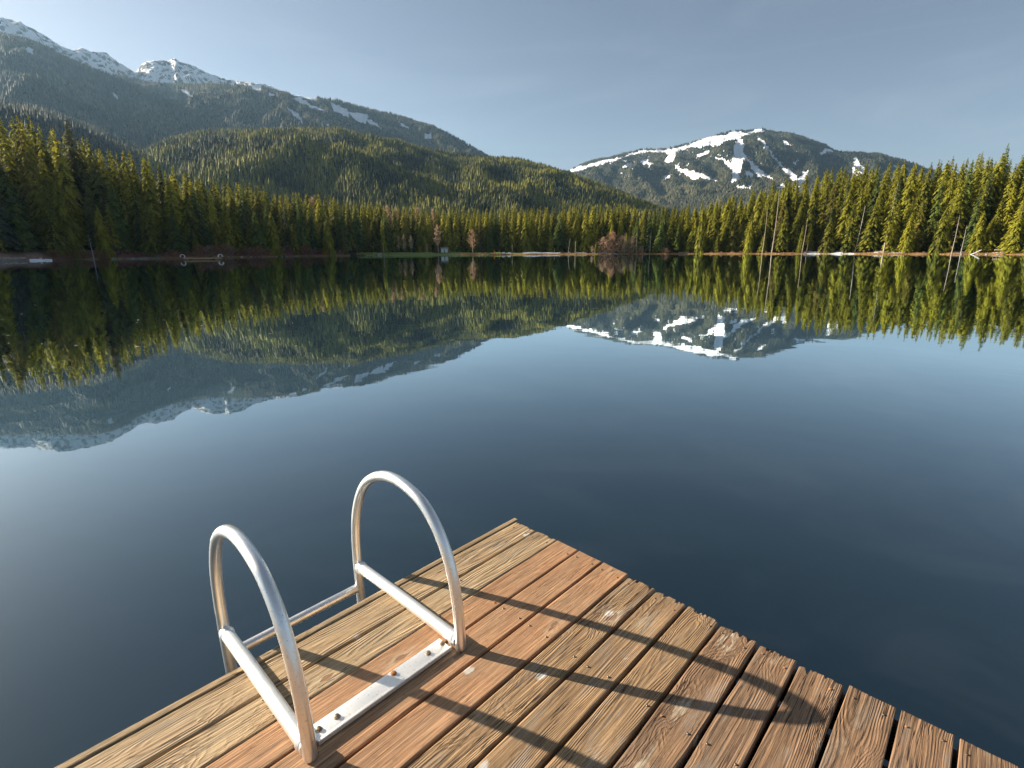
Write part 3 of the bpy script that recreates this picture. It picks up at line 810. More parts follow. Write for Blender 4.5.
# snags and bare trunks
def snag(px, s, h, label, lean=0, r=.010, mat='pale_bark', limbs=14, llen=.05, seed=0, name='dead_tree', top=1.0, leany=0):
    a = az_of(px); x, y, z = pos(a, float(r_shore(a))+s)
    e = bpy.data.objects.new(name, None); COL.objects.link(e); e.location = (x, y, z-.2); e.scale = (h, h, h)
    e.rotation_euler = (leany, lean, 0)
    tag(e, label, 'dead tree')
    rs = random.Random(seed+int(px)); m = MB(); pts = []; rad = []
    for k in range(9):
        t = k/8; pts.append((.008*math.sin(t*4+seed), .006*math.cos(t*3+seed), t*top)); rad.append(r*(1.1-t*.8))
    m.tube(pts, rad, 7); link('trunk', m.mesh('trunk', M[mat]), e)
    if limbs:
        for _ in range(1):
            b = MB()
            for _k in range(limbs):
                t = rs.uniform(.3, .98); q = rs.random()*6.28; L = llen*(1.1-t*.7)*rs.uniform(.4, 1.3); zz = t*top
                b.tube([(0,0,zz), (math.cos(q)*L*.5, math.sin(q)*L*.5, zz), (math.cos(q)*L, math.sin(q)*L, zz-L*.25)], [r*.22, r*.13, .0006], 4)
            tag(link('branches', b.mesh('branches', M[mat]), e), kind='stuff')
    return e
snag(92, -1.5, 7.5, 'leaning pale grey dead trunk standing in the water at left', 0, .013, 'grey_wood', 5, .04)
snag(276, 4, 6, 'short grey green stub trunk behind the red brown brush', 0, .02, 'grey_wood', 0)
std(624, 2.2, 12.5, THIN[0], TRKP[0], 'leftmost of the pale snags in front of the reddish bare bush', 1.15, name='dead_tree', cat='dead tree')
std(628.5, 2.2, 11, THIN[0], TRKP[0], 'thinner pale snag second from left by the reddish bare bush', 1.15, name='dead_tree', cat='dead tree')
std(636, 2.2, 13, THIN[0], TRKP[0], 'pale snag third from left right of the reddish bare bush', 1.15, name='dead_tree', cat='dead tree')
std(649.5, 2.2, 12.5, THIN[1], TRKP[0], 'pale grey snag with dense twigs just left of the smallest fir', 1.15, name='dead_tree', cat='dead tree')
snag(568, 4, 9, 'crooked pale dead tree right of the tall bare post on the shore', .12, .012, 'grey_wood', 16, .10, leany=.0)
snag(762.5, 2.5, 24, 'thinner left one of the two long pale bare trunks', 0, .0075, 'pale_bark', 16, .03)
snag(772, 2.5, 31, 'thicker right one of the two long pale bare trunks', 0, .0085, 'pale_bark', 18, .03)
snag(802, 1.5, 17, 'pale bare trunk left of the shore snow', .03, .010, 'pale_bark', 12, .04)
snag(855, 8, 21, 'grey trunk leaning right in the shade above the shore snow', .06, .009, 'grey_wood', 30, .06)
snag(952, -.5, 15, 'tall pale snag leaning right over the water by the white driftwood', 0, .010, 'pale_bark', 40, .08)
snag(961, .5, 11, 'shorter dark grey leaning snag just right of the tall pale snag', 0, .010, 'grey_wood', 30, .08)
snag(60, 55, 30, 'bleached bare trunk in the dark forest wall high on the left', .0, .010, 'grey_wood', 24, .08)

# bare deciduous trees and shrubs
def twig_tree_mesh(name, mat, seed, h0=.28, spread=.35, n=260, tw=.010):
    rs = np.random.default_rng(seed); V = []; T = []; tn = []
    for i in range(n):
        u = rs.random(); q = rs.random()*6.283
        z = h0+(1-h0)*u; env = rs.uniform(.45, 1.3)*spread*math.sin(min(1, (u*.9+.12))*math.pi)**.7
        rr = env*rs.random()**.6
        p = np.array([math.cos(q)*rr, math.sin(q)*rr, z])
        for k in range(4):
            d = np.array([math.cos(q)*.5+rs.normal(0,.6), math.sin(q)*.5+rs.normal(0,.6), .9+rs.normal(0,.4)]); d /= np.linalg.norm(d)
            L = rs.uniform(.04, .10); s_ = np.cross(d, rs.normal(0, 1, 3)); s_ = s_/np.linalg.norm(s_)*tw*rs.uniform(.5, 1.2)
            i0 = len(V); V += [tuple(p-s_), tuple(p+s_), tuple(p+d*L)]; T.append((i0, i0+1, i0+2))
            c = rs.random(); tn += [c, c, c]
    return mesh_np(name, np.array(V), [np.array(T)], False, {'tint': np.array(tn)}, [mat])
TW_TAN = [twig_tree_mesh('crown', M['tan_twig'], 500+i, .30, .22, 150) for i in range(2)]
TW_RED = [twig_tree_mesh('crown', M['red_twig'], 510+i, .25, .26, 150) for i in range(2)]
TW_SHR = [twig_tree_mesh('crown', M['red_twig'], 520, .02, .5, 380, .012), twig_tree_mesh('crown', M['tan_twig'], 521, .02, .55, 420, .012)]
TW_BRU = [twig_tree_mesh('shrub', M['brush_twig'], 530+i, .0, .6, 300, .014) for i in range(3)]
BT = [trunk_mesh('trunk', M['pale_bark'], .016, .8, 16, 30+i, .02, .22, .3) for i in range(2)]
def bare(px, s, h, cm, label, wide=1.0, group=None):
    a = az_of(px); return tree(a, float(r_shore(a))+s, h, cm, BT[int(px) % 2], 'bare_tree', wide, label, 'bare tree', group)
bare(438, 7, 15, TW_TAN[0], 'tall pale bare tree on the lawn beside the small white shelter', .8)
bare(473, 7, 12.5, TW_RED[0], 'pinkish bare tree at the right end of the lawn', .95)
bare(404, 5, 10, TW_TAN[1], 'slim orange bare tree on the left part of the lawn', .5)
bare(411.5, 7, 9.5, TW_TAN[0], 'grey bare tree just right of the slim orange one', .6)
bare(399, 9, 9, TW_TAN[1], 'faint grey bare tree left of the slim orange one', .4)
bare(427, 8, 5, TW_RED[1], 'small dark bare tree left of the tall pale bare tree', .9)
bare(592, 1.5, 4.5, TW_TAN[1], 'low tan bare shrub at the foot of the small bright fir', 1.1)
for px, s_, h_, l_ in [(390,40,25,'wide tan bare crown above the conifers left of the lawn'),(398,46,24,'tan bare crown touching the wide one above the lawn'),(420,48,25,'reddish tan bare crown above the conifers behind the tall pale bare tree'),
                       (434,50,24,'tan bare crown above the conifers directly behind the tall pale bare tree'),(541,48,24,'tan bare crown above the conifers behind the long snow patch'),(521,48,23,'pinkish bare crown above the conifers left of the long snow patch'),
                       (318,44,24,'tan bare crown above the dark conifers at the end of the brush')]:
    bare(px, s_+8, h_, TW_TAN[0] if 'tan' in l_ else TW_RED[0], l_, .8)
# reddish bare clump
for px, s_, h_, w_, k_, l_ in [(612,3.5,12,.95,0,'large reddish bare bush left of the pale snags'),(603,5,9,1.0,1,'tan bare bush behind the small bright fir'),(622,6,9.5,.9,1,'tan bare bush directly behind the leftmost pale snag'),(632,5,9,.8,0,'reddish bare bush between the pale snags'),
                              (666,1.5,3.2,1.6,0,'low red bush at the shore right of the smallest fir'),(640,2,3.5,1.3,0,'low reddish bush at the foot of the pale snags')]:
    a = az_of(px); x, y, z = pos(a, float(r_shore(a))+s_)
    o = link('bare_bush', TW_SHR[k_].copy(), None, (x, y, z-.1), (0,0,px)); o.scale = (h_*w_, h_*w_, h_)
    tag(o, l_, 'bush')
# brush along the left bank
rb = random.Random(8)
px = 52; k = 0
while px < 395:
    a = az_of(px); s_ = rb.uniform(.3, 5.5); x, y, z = pos(a, float(r_shore(a))+s_)
    h_ = rb.uniform(1.3, 2.7)*(1.7 if 195 < px < 330 else 1)
    if px > 345: h_ *= .6
    o = link('bare_bush', TW_BRU[k % 3], None, (x, y, z-.1), (0,0,rb.random()*6)); o.scale = (h_*1.3, h_*1.3, h_)
    if px < 185: tag(o, 'low purple brown leafless bush on the bank left of the swim raft', 'bush', 'brush on the bank left of the swim raft')
    elif px < 335: tag(o, 'red brown leafless bush in the long brush behind and right of the swim raft', 'bush', 'red brown brush right of the swim raft')
    else: tag(o, 'low brown leafless bush near the left end of the lawn', 'bush', 'bushes at the left end of the lawn')
    px += rb.uniform(3.0, 5.5); k += 1
px = 560
while px < 1030:
    if not (820 < px < 880):
        a = az_of(px); s_ = rb.uniform(1.5, 5); x, y, z = pos(a, float(r_shore(a))+s_); h_ = rb.uniform(.5, 1.3)
        o = link('bare_bush', TW_SHR[0] if k % 2 else TW_SHR[1], None, (x, y, z-.1), (0,0,rb.random()*6)); o.scale = (h_*1.8, h_*1.8, h_)
        if px < 820: tag(o, 'low orange brown bush on the dry grass strip left of the shore snow', 'bush', 'low bushes on the strip left of the shore snow')
        else: tag(o, 'low orange brown bush on the dry grass strip right of the shore snow', 'bush', 'low bushes on the strip right of the shore snow')
    px += rb.uniform(6, 11); k += 1

# dry shoreline grass: nobody could count the blades
def grass():
    rs = np.random.default_rng(2); n = 52000
    A = rs.uniform(-5.5, 47, n); S = rs.uniform(.1, 4.2, n)
    # extra sparse on the left
    A2 = rs.uniform(-37, -17, 9000); S2 = rs.uniform(.1, 2.5, 9000)
    A = np.concatenate([A, A2]); S = np.concatenate([S, S2]); n = len(A)
    ok = ~((A > 29.3) & (A < 33.6) & (S > .9)) & (fbm(A*1.5, S*.6, 4, 3) > .42)
    A, S = A[ok], S[ok]; n = len(A)
    Rr = r_shore(A)+S; X = Rr*np.sin(np.radians(A)); Y = Rr*np.cos(np.radians(A)); Z = ground_z(A, Rr)-.02
    q = rs.random(n)*6.283; w = rs.uniform(.03, .09, n); h = rs.uniform(.15, .55, n)*(.6+.8*fbm(A*2, S, 6, 2))
    V = np.zeros((n, 3, 3))
    V[:,0] = np.stack([X-np.cos(q)*w, Y-np.sin(q)*w, Z], -1); V[:,1] = np.stack([X+np.cos(q)*w, Y+np.sin(q)*w, Z], -1)
    V[:,2] = np.stack([X+rs.normal(0,.15,n), Y+rs.normal(0,.15,n), Z+h], -1)
    t = np.repeat(rs.random(n), 3)
    me = mesh_np('shore_grass', V.reshape(-1,3), [np.arange(n*3).reshape(-1,3)], False, {'tint': t}, [M['grass_blade']])
    tag(link('shore_grass', me), 'dry orange tan grass fringe along the far waterline', 'grass', kind='stuff')
grass()

# stones on the left bank
def rock_mesh(seed):
    import bmesh
    bm = bmesh.new(); bmesh.ops.create_icosphere(bm, subdivisions=2, radius=.5)
    rs = np.random.default_rng(seed)
    for v in bm.verts:
        c = v.co; k = 1+.25*math.sin(c.x*5+seed)+.2*math.cos(c.y*6+seed*2)+rs.normal(0, .05); v.co = Vector((c.x*k, c.y*k*.8, c.z*k*.6))
    me = bpy.data.meshes.new('rock'); bm.to_mesh(me); bm.free(); me.materials.append(M['stone']); return me
RK = [rock_mesh(i) for i in range(3)]
def rocks(px0, px1, step, smin, smax, size, label, group):
    px = px0; k = 0
    while px < px1:
        a = az_of(px); x, y, z = pos(a, float(r_shore(a))+rb.uniform(smin, smax))
        o = link('rock', RK[k % 3], None, (x, y, z+.02), (0, 0, rb.random()*6)); q = rb.uniform(*size); o.scale = (q*1.4, q*1.2, q)
        tag(o, label, 'rock', group); px += step*rb.uniform(.5, 1.5); k += 1
rocks(112, 165, 3.2, -.2, .8, (.5, 1.1), 'grey rock at the waterline left of the swim raft', 'rocks at the waterline left of the swim raft')
rocks(215, 300, 7, -.2, .6, (.4, .9), 'grey rock at the waterline below the red brown brush', 'rocks below the red brown brush')
rocks(-2, 22, 4, 1, 4, (.5, 1.3), 'pale rock on the brown bank below the big blue grey spruce', 'pale rocks on the brown bank')
rocks(962, 1024, 11, -.2, .6, (.4, .8), 'small rock at the waterline near the white driftwood', 'rocks near the white driftwood')

# ---- shore furniture
def post(px, s, h, r, mat, label, name='post', cat='post', cap=True):
    a = az_of(px); x, y, z = pos(a, float(r_shore(a))+s)
    e = bpy.data.objects.new(name, None); COL.objects.link(e); e.location = (x, y, z-.3); tag(e, label, cat)
    m = MB(); m.tube([(0,0,0),(0,0,h*.5),(.02,0,h)], [r*1.05, r, r*.95], 10); m.build('shaft', M[mat], e)
    if cap:
        m = MB(); m.tube([(.02,0,h-.02),(.02,0,h+.12),(.02,0,h+.18)], [r*1.25, r*1.2, r*.3], 10); m.build('cap', M[mat], e)
    return e
post(512.3, -.6, 5.2, .11, 'post_wood', 'tall slender pale post at the waterline in the middle of the far shore')
post(575.3, -.4, 7.2, .15, 'pale_bark', 'tallest bare post at the waterline left of the reddish bare bush')
post(494.5, -.5, 2.4, .12, 'orange_paint', 'left one of two orange posts at the waterline')
post(499.6, -.5, 2.5, .12, 'orange_paint', 'right one of two orange posts at the waterline')
post(554.5, 8, 2.6, .10, 'post_wood', 'short pale post standing at the right end of the long snow patch')
post(485.3, 1.0, 1.6, .16, 'deck_wood', 'stubby tan post on the sand left of the orange posts')
post(479.2, 1.0, 1.2, .16, 'deck_wood', 'lowest stubby post on the sand below the pinkish bare tree')
post(383.7, 4.5, 6.2, .10, 'grey_wood', 'thin grey post at the left end of the lawn')

def shelter():
    a = az_of(444.5); x, y, z = pos(a, float(r_shore(a))+17)
    e = bpy.data.objects.new('shelter', None); COL.objects.link(e); e.location = (x, y, z); e.rotation_euler = (0,0,-R(a))
    tag(e, 'small white shelter beside the tall pale bare tree', 'shelter')
    m = MB(); m.box((-1.9,-1.2,0), (1.9,1.2,2.1)); m.build('wall', M['white_paint'], e, bevel=.03)
    m = MB(); V = [(-2.2,-1.6,2.1),(2.2,-1.6,2.1),(2.2,1.6,2.1),(-2.2,1.6,2.1),(-2.2,0,2.9),(2.2,0,2.9)]
    m.add([Vector(v) for v in V], [(0,1,5,4),(2,3,4,5),(0,4,3),(1,2,5),(0,3,2,1)]); m.build('roof', M['roof'], e, smooth=False)
    m = MB(); m.box((-.4,-1.26,0), (.4,-1.203,1.8)); m.build('door', M['roof'], e)
    for k, (px, l) in enumerate([(449.5,'grey blue picnic table right of the small white shelter'),(454,'grey blue picnic table in the middle of the row behind the sand'),(459.5,'grey blue picnic table at the right end of the row behind the sand')]):
        a = az_of(px); x, y, z = pos(a, float(r_shore(a))+14)
        t = bpy.data.objects.new('picnic_table', None); COL.objects.link(t); t.location = (x, y, z); t.rotation_euler = (0,0,-R(a)+.1*k)
        tag(t, l, 'picnic table')
        m = MB(); m.box((-1.2,-.4,.72), (1.2,.4,.78)); m.build('tabletop', M['table_blue'], t, bevel=.01)
        for sy in (-1, 1):
            m = MB(); m.box((-1.2, sy*.72-.14,.42), (1.2, sy*.72+.14,.47)); m.build('seat', M['table_blue'], t, bevel=.01)
        for sx in (-1, 1):
            m = MB()
            for sy in (-1, 1): m.tube([(sx*.8, sy*.75, 0), (sx*.8, sy*.25, .72)], .05, 6)
            m.box((sx*.8-.03,-.8,.36), (sx*.8+.03,.8,.42)); m.build('leg', M['table_blue'], t)
    # white bench pair near the orange posts
    for px, l in [(503.5,'white bench just right of the two orange posts'),(509.3,'white bench just left of the tall slender pale post')]:
        a = az_of(px); x, y, z = pos(a, float(r_shore(a))+1.2)
        t = bpy.data.objects.new('bench', None); COL.objects.link(t); t.location = (x, y, z); t.rotation_euler = (0,0,-R(a))
        tag(t, l, 'bench')
        m = MB(); m.box((-.8,-.25,.42),(.8,.25,.48)); m.build('seat', M['white_paint'], t, bevel=.01)
        m = MB(); m.box((-.8,.25,.55),(.8,.31,1.25)); m.build('backrest', M['white_paint'], t, bevel=.01)
        for sx in (-.65,.65):
            m = MB(); m.box((sx-.06,-.22,0),(sx+.06,.3,.42)); m.build('leg', M['white_paint'], t)
shelter()

def raft():
    az_ = az_of(202, 258); r = 158.0
    e = bpy.data.objects.new('swim_raft', None); COL.objects.link(e); e.location = (r*math.sin(R(az_)), r*math.cos(R(az_)), 0); e.rotation_euler = (0,0,-R(az_)+.06)
    tag(e, 'small wooden swim raft with round metal ladder loops floating at left', 'raft')
    for k in range(16):
        pass
    m = MB()
    for k in range(20): m.box((-4.1+k*.41,-1.6,.42), (-3.72+k*.41,1.6,.48))
    m.build('deck', M['deck_wood'], e, bevel=.01)
    m = MB(); m.box((-4.1,-1.62,.2), (4.1,-1.5,.415)); m.box((-4.1,1.5,.2), (4.1,1.62,.415)); m.box((-4.1,-1.5,.2),(-4.0,1.5,.415)); m.box((4.0,-1.5,.2),(4.1,1.5,.415)); m.build('rim', M['deck_wood'], e)
    for sx in (-1, 1):
        m = MB(); m.tube([(sx*2.6,-1.4,.02),(sx*2.6,1.4,.02)], .3, 14); m.build('float', M['dark_wood'], e)
        for sy in (-.35,.35):
            pts = []
            for j in range(17):
                q = -.35+j/16*(math.pi+.9); pts.append((sx*(4.15+.12+.5*math.cos(q)), sy*2.6, .85+.5*math.sin(q)))
            m = MB(); m.tube(pts, .07, 8); m.build('ladder_loop', M['white_paint'], e)
raft()
# pale floating log and driftwood
def log(px, s, L, r, label, mat, yaw=0, pitch=0, name='floating_log', cat='log', z=.05, rr=None):
    a = az_of(px); d = rr or float(r_shore(a))+s
    rs = random.Random(int(px)); m = MB(); pts = []; rad = []
    for k in range(12):
        t = k/11; pts.append((-L/2+L*t, .08*math.sin(t*5), .05*math.sin(t*9))); rad.append(r*(1-.35*t)*rs.uniform(.85, 1.1))
    m.tube(pts, rad, 9)
    for _ in range(4):
        t = rs.uniform(.15, .9); x0 = -L/2+L*t; q = rs.uniform(.3, 2.8)
        m.tube([(x0,0,0), (x0+.1, math.cos(q)*r*2.2, math.sin(q)*r*2.2)], [r*.3, r*.12], 5)
    o = link(name, m.mesh(name, M[mat])); o.location = (d*math.sin(R(a)), d*math.cos(R(a)), z); o.rotation_euler = (0, pitch, -R(a)+yaw)
    tag(o, label, cat); return o
log(39, 0, 4.2, .32, 'pale weathered log floating off the brown bank at left', 'snow', .05, 0, z=.1, rr=176)
log(8, 3, 6, .25, 'pale log lying on the brown bank at the left edge', 'grey_wood', .1, .02, 'driftwood_log', z=.6)
log(975, .2, 4.2, .22, 'white driftwood trunk tipped up at the right waterline', 'white_paint', .2, -.55, 'driftwood_log', z=.55)
log(1003, 6, 5, .3, 'pale fallen log in the shade right of the white driftwood', 'pale_bark', .1, 0, 'driftwood_log', z=1.6)
log(684, 2.5, 6, .25, 'pale fallen log on the strip right of the low red bush', 'pale_bark', .0, 0, 'driftwood_log', z=.7)
log(613, 1.0, 5, .22, 'bleached log below the large reddish bare bush', 'grey_wood', .0, 0, 'driftwood_log', z=.45)
log(379.5, .6, 3, .35, 'stump like dark log with a pale end at the left end of the lawn', 'grey_wood', .8, -.3, 'driftwood_log', z=.4)

# ------------------------------------------------------------------ dock
TH = .76544
dv = Vector((math.sin(TH), math.cos(TH), 0)); nv = Vector((math.cos(TH), -math.sin(TH), 0))
dock = bpy.data.objects.new('dock', None); COL.objects.link(dock)
U0, VE = -1.803, 1.908
# dock frame: local x = u, local y = v
dock.matrix_world = Matrix(((nv.x, dv.x, 0, 0), (nv.y, dv.y, 0, 0), (0, 0, 1, DECK), (0, 0, 0, 1)))
# nv x dv must be right handed: (u,v,z)
tag(dock, 'weathered wooden plank dock corner in the foreground with grey, red and brown boards', 'dock')
GAPS = [.1836,.3231,.462,.6098,.7605,.906,1.057,1.2067,1.3608,1.5023,1.6555,1.8055,1.9545,2.103,2.253,2.403,2.553,2.703]
ENDV = [1.898,1.904,1.909,1.910,1.911,1.901,1.896,1.896,1.882,1.883,1.879,1.894,1.898,1.897,1.895,1.9,1.89,1.9]
KIND = ['grey','grey','red','red','red','gold','gold','gold','brown','brown','brown','brown','brown','brown','gold','brown','gold','brown']
GW = [.012,.004,.010,.013,.014,.013,.013,.014,.014,.014,.014,.014,.013,.012,.012,.012,.012,.012]
VB = -2.2
def plank(i, ua, ub, ve, kind):
    rs = np.random.default_rng(900+i)
    w = ub-ua; th = .040
    worn = {'grey': .7, 'red': .12, 'gold': 1.0, 'brown': .9}[kind]
    if i in (11, 12, 13): worn = .25
    nt_ = 30; rad = .004 if worn < .5 else .006
    xs = np.concatenate([[0, rad*.12, rad*.5], np.linspace(rad, w-rad, nt_), [w-rad*.5, w-rad*.12, w]])
    zs = np.concatenate([[-rad, -rad*.45, -rad*.12], np.zeros(nt_), [-rad*.12, -rad*.45, -rad]])
    nx = len(xs)
    # end notches
    e = (fbm(xs*60, xs*0+i*3, 7, 3)-.4)*.012*worn
    for _ in range(int(5*worn)):
        c = rs.uniform(.1, .9)*w; e += np.where(np.abs(xs-c) < rs.uniform(.002, .006), rs.uniform(.008, .024), 0)*worn
    if worn > .6: e += .012*worn*np.exp(-((xs-rs.choice([0, w]))/.02)**2)
    ys = np.concatenate([np.linspace(VB, ve-.35, 60), np.linspace(ve-.35, ve-.04, 50)[1:], ve-.04+np.array([.01,.018,.025,.031,.036,.0385,.04])])
    V = []; ny = len(ys)
    wl = (fbm(ys*3.0, ys*0+i, 21, 3)-.5)*.006*(.4+worn); wr_ = (fbm(ys*3.0, ys*0+i+.5, 22, 3)-.5)*.006*(.4+worn)
    for j, y in enumerate(ys):
        f = max(0, 1-(ve-y)/.04) if y > ve-.04 else 0
        yy = y - e*f
        cup = -.0015*np.cos((xs/w-.5)*3.0)
        zz = zs + cup + (fbm(xs*25+i, np.full(nx, y*3), 31, 3)-.5)*.0030*worn + (fbm(xs*160+i, np.full(nx, y*6), 32, 2)-.5)*.0012*worn
        if j >= ny-3: zz = zz - (.0035, .0015, 0)[ny-1-j] if False else zz - [.0006, .0018, .0045][j-(ny-3)]
        xw = xs + wl[j]*(1-xs/w) + wr_[j]*(xs/w)
        V += list(zip(xw, yy, zz))
        V += [(xw[-1], yy[-1], -th), (xw[0], yy[0], -th)]
    n1 = nx+2; Fq = []
    for j in range(ny-1):
        for k in range(n1):
            k2 = (k+1) % n1; Fq.append((j*n1+k, (j+1)*n1+k, (j+1)*n1+k2, j*n1+k2))
    me = bpy.data.meshes.new('plank')
    caps = [tuple((ny-1)*n1+k for k in range(n1-1, -1, -1)), tuple(range(n1))]
    me.from_pydata([tuple(map(float, v)) for v in V], [], [f[::-1] for f in Fq]+[c[::-1] for c in caps]); me.update()
    me.polygons.foreach_set('use_smooth', np.ones(len(me.polygons), bool)); me.set_sharp_from_angle(angle=R(50))
    me.materials.append(M['wood_'+kind])
    o = link('plank', me, dock, (U0+ua, 0, rs.uniform(-.002, .001)))
    if kind == 'red': o['label'] = 'smooth orange red plank'
    elif kind == 'grey': o['label'] = 'grey weathered plank with deep grain'
    return o
PL = []
a0 = .034
for i, g in enumerate(GAPS):
    PL.append(plank(i, a0, g-GW[i]/2, ENDV[i], KIND[i])); a0 = g+GW[i]/2
# edge trim
m = MB(); m.box((U0, VB, -.16), (U0+.028, VE+.006, .003)); 
me = m.mesh('edge_board', M['wood_grey'], bevel=.005); link('edge_board', me, dock)
m = MB(); m.box((U0+.031, VE-.055, -.19), (U0+2.75, VE-.018, -.045)); link('end_board', m.mesh('end_board', M['dark_wood'], bevel=.003), dock)
for y0 in (-1.6, -.6, .4, 1.3):
    m = MB(); m.box((U0+.031, y0, -.19), (U0+2.75, y0+.05, -.044)); link('joist', m.mesh('joist', M['dark_wood'], bevel=.003), dock)
for y0 in (-1.5, -.2, 1.22):
    m = MB(); m.box((U0+.06, y0-.62, -.62), (U0+2.7, y0+(.63 if y0 > 0 else .78), -.195)); link('float', m.mesh('float', M['dark_wood'], bevel=.04), dock)  # unseen dark floats, widened to keep the plank gaps dark
# screws: two rows, only where they show
def screw(i, u, v, r=.0045, mat='bolt_steel', label=None):
    m = MB(); m.tube([(0,0,-.004),(0,0,.0015),(0,0,.0026)], [r, r, r*.7], 12)
    o = link('screw', m.mesh('screw', M[mat]), PL[i], (u-PL[i].location.x, v, 0)); return o
for i in range(0, 15):
    ua = U0+(GAPS[i-1] if i else .034); ub = U0+GAPS[i]
    for v in (ENDV[i]-.06, 1.32, .42):
        for f in (.2, .8):
            if rng.random() < .75: screw(i, ua+(ub-ua)*f+rng.normal(0,.004), v+rng.normal(0,.006), .0042, 'bolt_rust' if rng.random() < .3 else 'bolt_steel')

# ------------------------------------------------------------------ ladder
lad = bpy.data.objects.new('swim_ladder', None); COL.objects.link(lad)
lad.matrix_world = dock.matrix_world @ Matrix.Translation((-1.28, .44, 0))
tag(lad, 'metal swim ladder with two tall curved handrails bolted to the dock edge', 'ladder')
DX = 1.28; LV = [0.0, .607]
LOOP = [(-1.277,.002),(-1.279,.10),(-1.289,.20),(-1.310,.31),(-1.345,.405),(-1.40,.490),(-1.475,.556),(-1.565,.588),(-1.665,.600),(-1.765,.586),(-1.855,.545),(-1.930,.485),(-1.988,.400),(-2.028,.30),(-2.050,.20),(-2.060,.10),(-2.062,-.05),(-2.058,-.25),(-2.05,-.6),(-2.05,-1.1)]
def smooth_path(P, k=6):
    out = []
    for i in range(len(P)-1):
        p0, p1, p2, p3 = [Vector(P[max(0, min(len(P)-1, i+d))]) for d in (-1, 0, 1, 2)]
        for j in range(k):
            t = j/k; out.append(.5*((2*p1)+(-p0+p2)*t+(2*p0-5*p1+4*p2-p3)*t*t+(-p0+3*p1-3*p2+p3)*t**3))
    out.append(Vector(P[-1])); return out
for v in LV:
    m = MB(); m.tube([(p.x, p.y, p.z) for p in smooth_path([(u+DX+.012*min(1, max(0, (-1.5-u)*4)), v, z*(.988 if z > .3 else 1)) for u, z in LOOP])], .0215, 24); m.build('handrail', M['alu'], lad)
    m = MB(); m.tube([(-2.035+DX, v, .004), (-1.7+DX, v, .018), (-1.292+DX, v, .028)], .0245, 20); 
    for xa, xb in ((-2.022, -2.006), (-1.320, -1.304)):
        za = .004+(.024)*(xa+2.035)/.743
        m.tube([(xa+DX-.004, v, za), (xa+DX, v, za), (xb+DX, v, za), (xb+DX+.004, v, za)], [.0245, .0285, .0275, .0245], 18)
    m.build('brace', M['alu_matte'], lad)
for z in (-.125, -.42, -.72):
    m = MB(); m.tube([(-2.055+DX, LV[0]+.01, z), (-2.055+DX, .3, z), (-2.055+DX, LV[1]-.01, z)], .0215, 20); m.build('rung', M['alu'], lad)
m = MB(); m.box((-1.368+DX, .035, .002), (-1.300+DX, .575, .010))
m.box((-1.2995+DX, .035, .002), (-1.290+DX, .575, .019))
plate = m.build('mounting_plate', M['alu_matte'], lad, bevel=.0015)
for k, (u, v) in enumerate([(-1.337,.497),(-1.337,.56),(-1.352,.79),(-1.337,.936),(-1.337,1.005)]):
    m = MB(); n_ = 6; m.tube([(0,0,.0),(0,0,.002),(0,0,.0025)], [.011,.011,.010], 20); m.tube([(0,0,.0025),(0,0,.008),(0,0,.0095)], [.0078,.0075,.004], 12)
    o = m.build('bolt', M['bolt_rust'] if k == 2 else M['bolt_steel'], plate); o.location = (u+DX, v-.44, .0101)

# floating leaves on the calm water
def leaf_mesh(seed):
    rs = random.Random(seed); m = MB(); top = []; n_ = 9
    for k in range(n_):
        q = 2*math.pi*k/n_; r = .035*rs.uniform(.7, 1.2)*(1.5 if k == 0 else 1)
        top.append((math.cos(q)*r*1.3, math.sin(q)*r, .004+.010*abs(math.cos(q))*rs.random()))
    bot = [(x*.96, y*.96, z-.003) for x, y, z in top]
    V = top+bot; m.add(V, [tuple(range(n_)), tuple(range(2*n_-1, n_-1, -1))]+[(k, k+n_, (k+1) % n_+n_, (k+1) % n_) for k in range(n_)])
    return m.mesh('leaf', M['leaf'], smooth=False)
M['leaf'] = plain_mat('leaf', (.50,.44,.30), .7, .5, 8)
LF = [leaf_mesh(i) for i in range(4)]
rl = random.Random(12)
for k in range(38):
    px, py = rl.uniform(-10, 300), rl.uniform(270, 350)
    ry = pix_ray(px, py); q = CAMZ/-ry[2]
    o = link('floating_leaf', LF[k % 4], None, (ry[0]*q, ry[1]*q, .0), (0, 0, rl.random()*6.28)); z_ = rl.uniform(.4, .9); o.scale = (z_, z_, z_)
    tag(o, 'pale dead leaf floating on the calm left part of the lake', 'leaf', 'dead leaves floating on the left part of the lake')

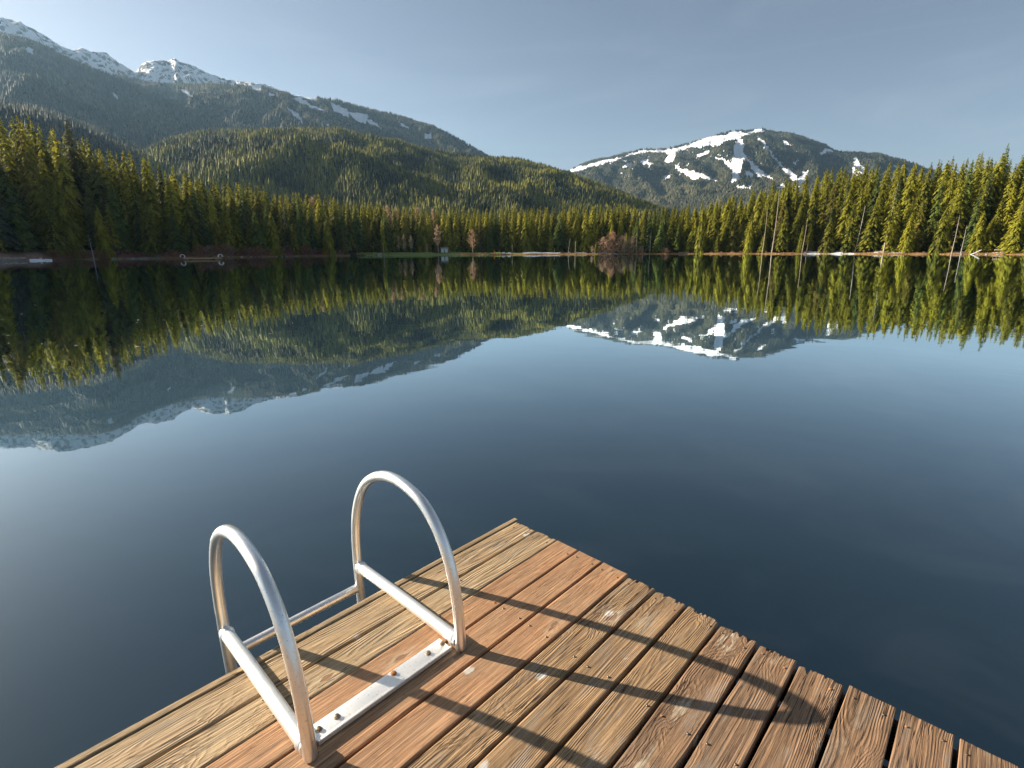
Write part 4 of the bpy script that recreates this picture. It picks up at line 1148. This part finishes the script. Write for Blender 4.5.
# ------------------------------------------------------------------ haze
hm, nt = new_mat('haze'); n = N(nt)
pv = n('ShaderNodeVolumePrincipled', {'Color': (.42,.70,1.0,1), 'Density': 3.6e-5, 'Anisotropy': .3})
o_ = nt.nodes.new('ShaderNodeOutputMaterial'); nt.links.new(pv.outputs[0], o_.inputs['Volume'])
m = MB(); m.box((-9400,-9400,-4.2), (9400,9400,1720)); hz = m.build('haze', hm, smooth=False)
tag(hz, 'thin blue haze in the air over the lake and mountains', 'haze', kind='stuff')

# ------------------------------------------------------------------ light
SUN_EL = 21.7
sdir = Vector((-1.050, .352, 0)).normalized()
SAZ = math.atan2(sdir.x, sdir.y)
w = bpy.data.worlds.new('World'); SC.world = w; w.use_nodes = True
nt = w.node_tree; nt.nodes.clear(); n = N(nt)
sky = n('ShaderNodeTexSky', sky_type='NISHITA')
sky.sun_disc = False; sky.sun_elevation = R(SUN_EL); sky.sun_rotation = SAZ
sky.altitude = 700; sky.air_density = .85; sky.dust_density = 1.5; sky.ozone_density = .35
tc = n('ShaderNodeTexCoord').outputs['Generated']
cir = n.noise(n.mapped(tc, (1.2, 2.4, 7)), 1.6, 6, .6, dist=1.2)
hs = n('ShaderNodeHueSaturation', {'Color': sky.outputs[0], 'Saturation': .80, 'Value': .86}).outputs[0]
skc = n.mix(n.math('MULTIPLY', n.ramp(cir, .42, .78), .16), hs, (4.6, 5.0, 5.4))
bg = n('ShaderNodeBackground', {'Color': skc, 'Strength': .05})
o_ = nt.nodes.new('ShaderNodeOutputWorld'); nt.links.new(bg.outputs[0], o_.inputs[0])
sl = bpy.data.lights.new('sun', 'SUN'); sl.energy = 5.0; sl.angle = R(.53); sl.color = (1.0, .87, .70)
so = bpy.data.objects.new('sun', sl); COL.objects.link(so)
v = Vector((sdir.x*math.cos(R(SUN_EL)), sdir.y*math.cos(R(SUN_EL)), math.sin(R(SUN_EL))))
so.rotation_euler = v.to_track_quat('Z', 'Y').to_euler()

vs = SC.view_settings
vs.view_transform = 'Standard'; vs.look = 'None'; vs.exposure = 1.45; vs.gamma = 1; vs.use_curve_mapping = False
cy = SC.cycles
cy.use_denoising = True
try: cy.denoiser = 'OPENIMAGEDENOISE'
except Exception: pass
cy.max_bounces = 6; cy.diffuse_bounces = 4; cy.glossy_bounces = 3; cy.transmission_bounces = 2; cy.volume_bounces = 0; cy.transparent_max_bounces = 4
cy.use_adaptive_sampling = True; cy.adaptive_threshold = .004
cy.sample_clamp_indirect = 6
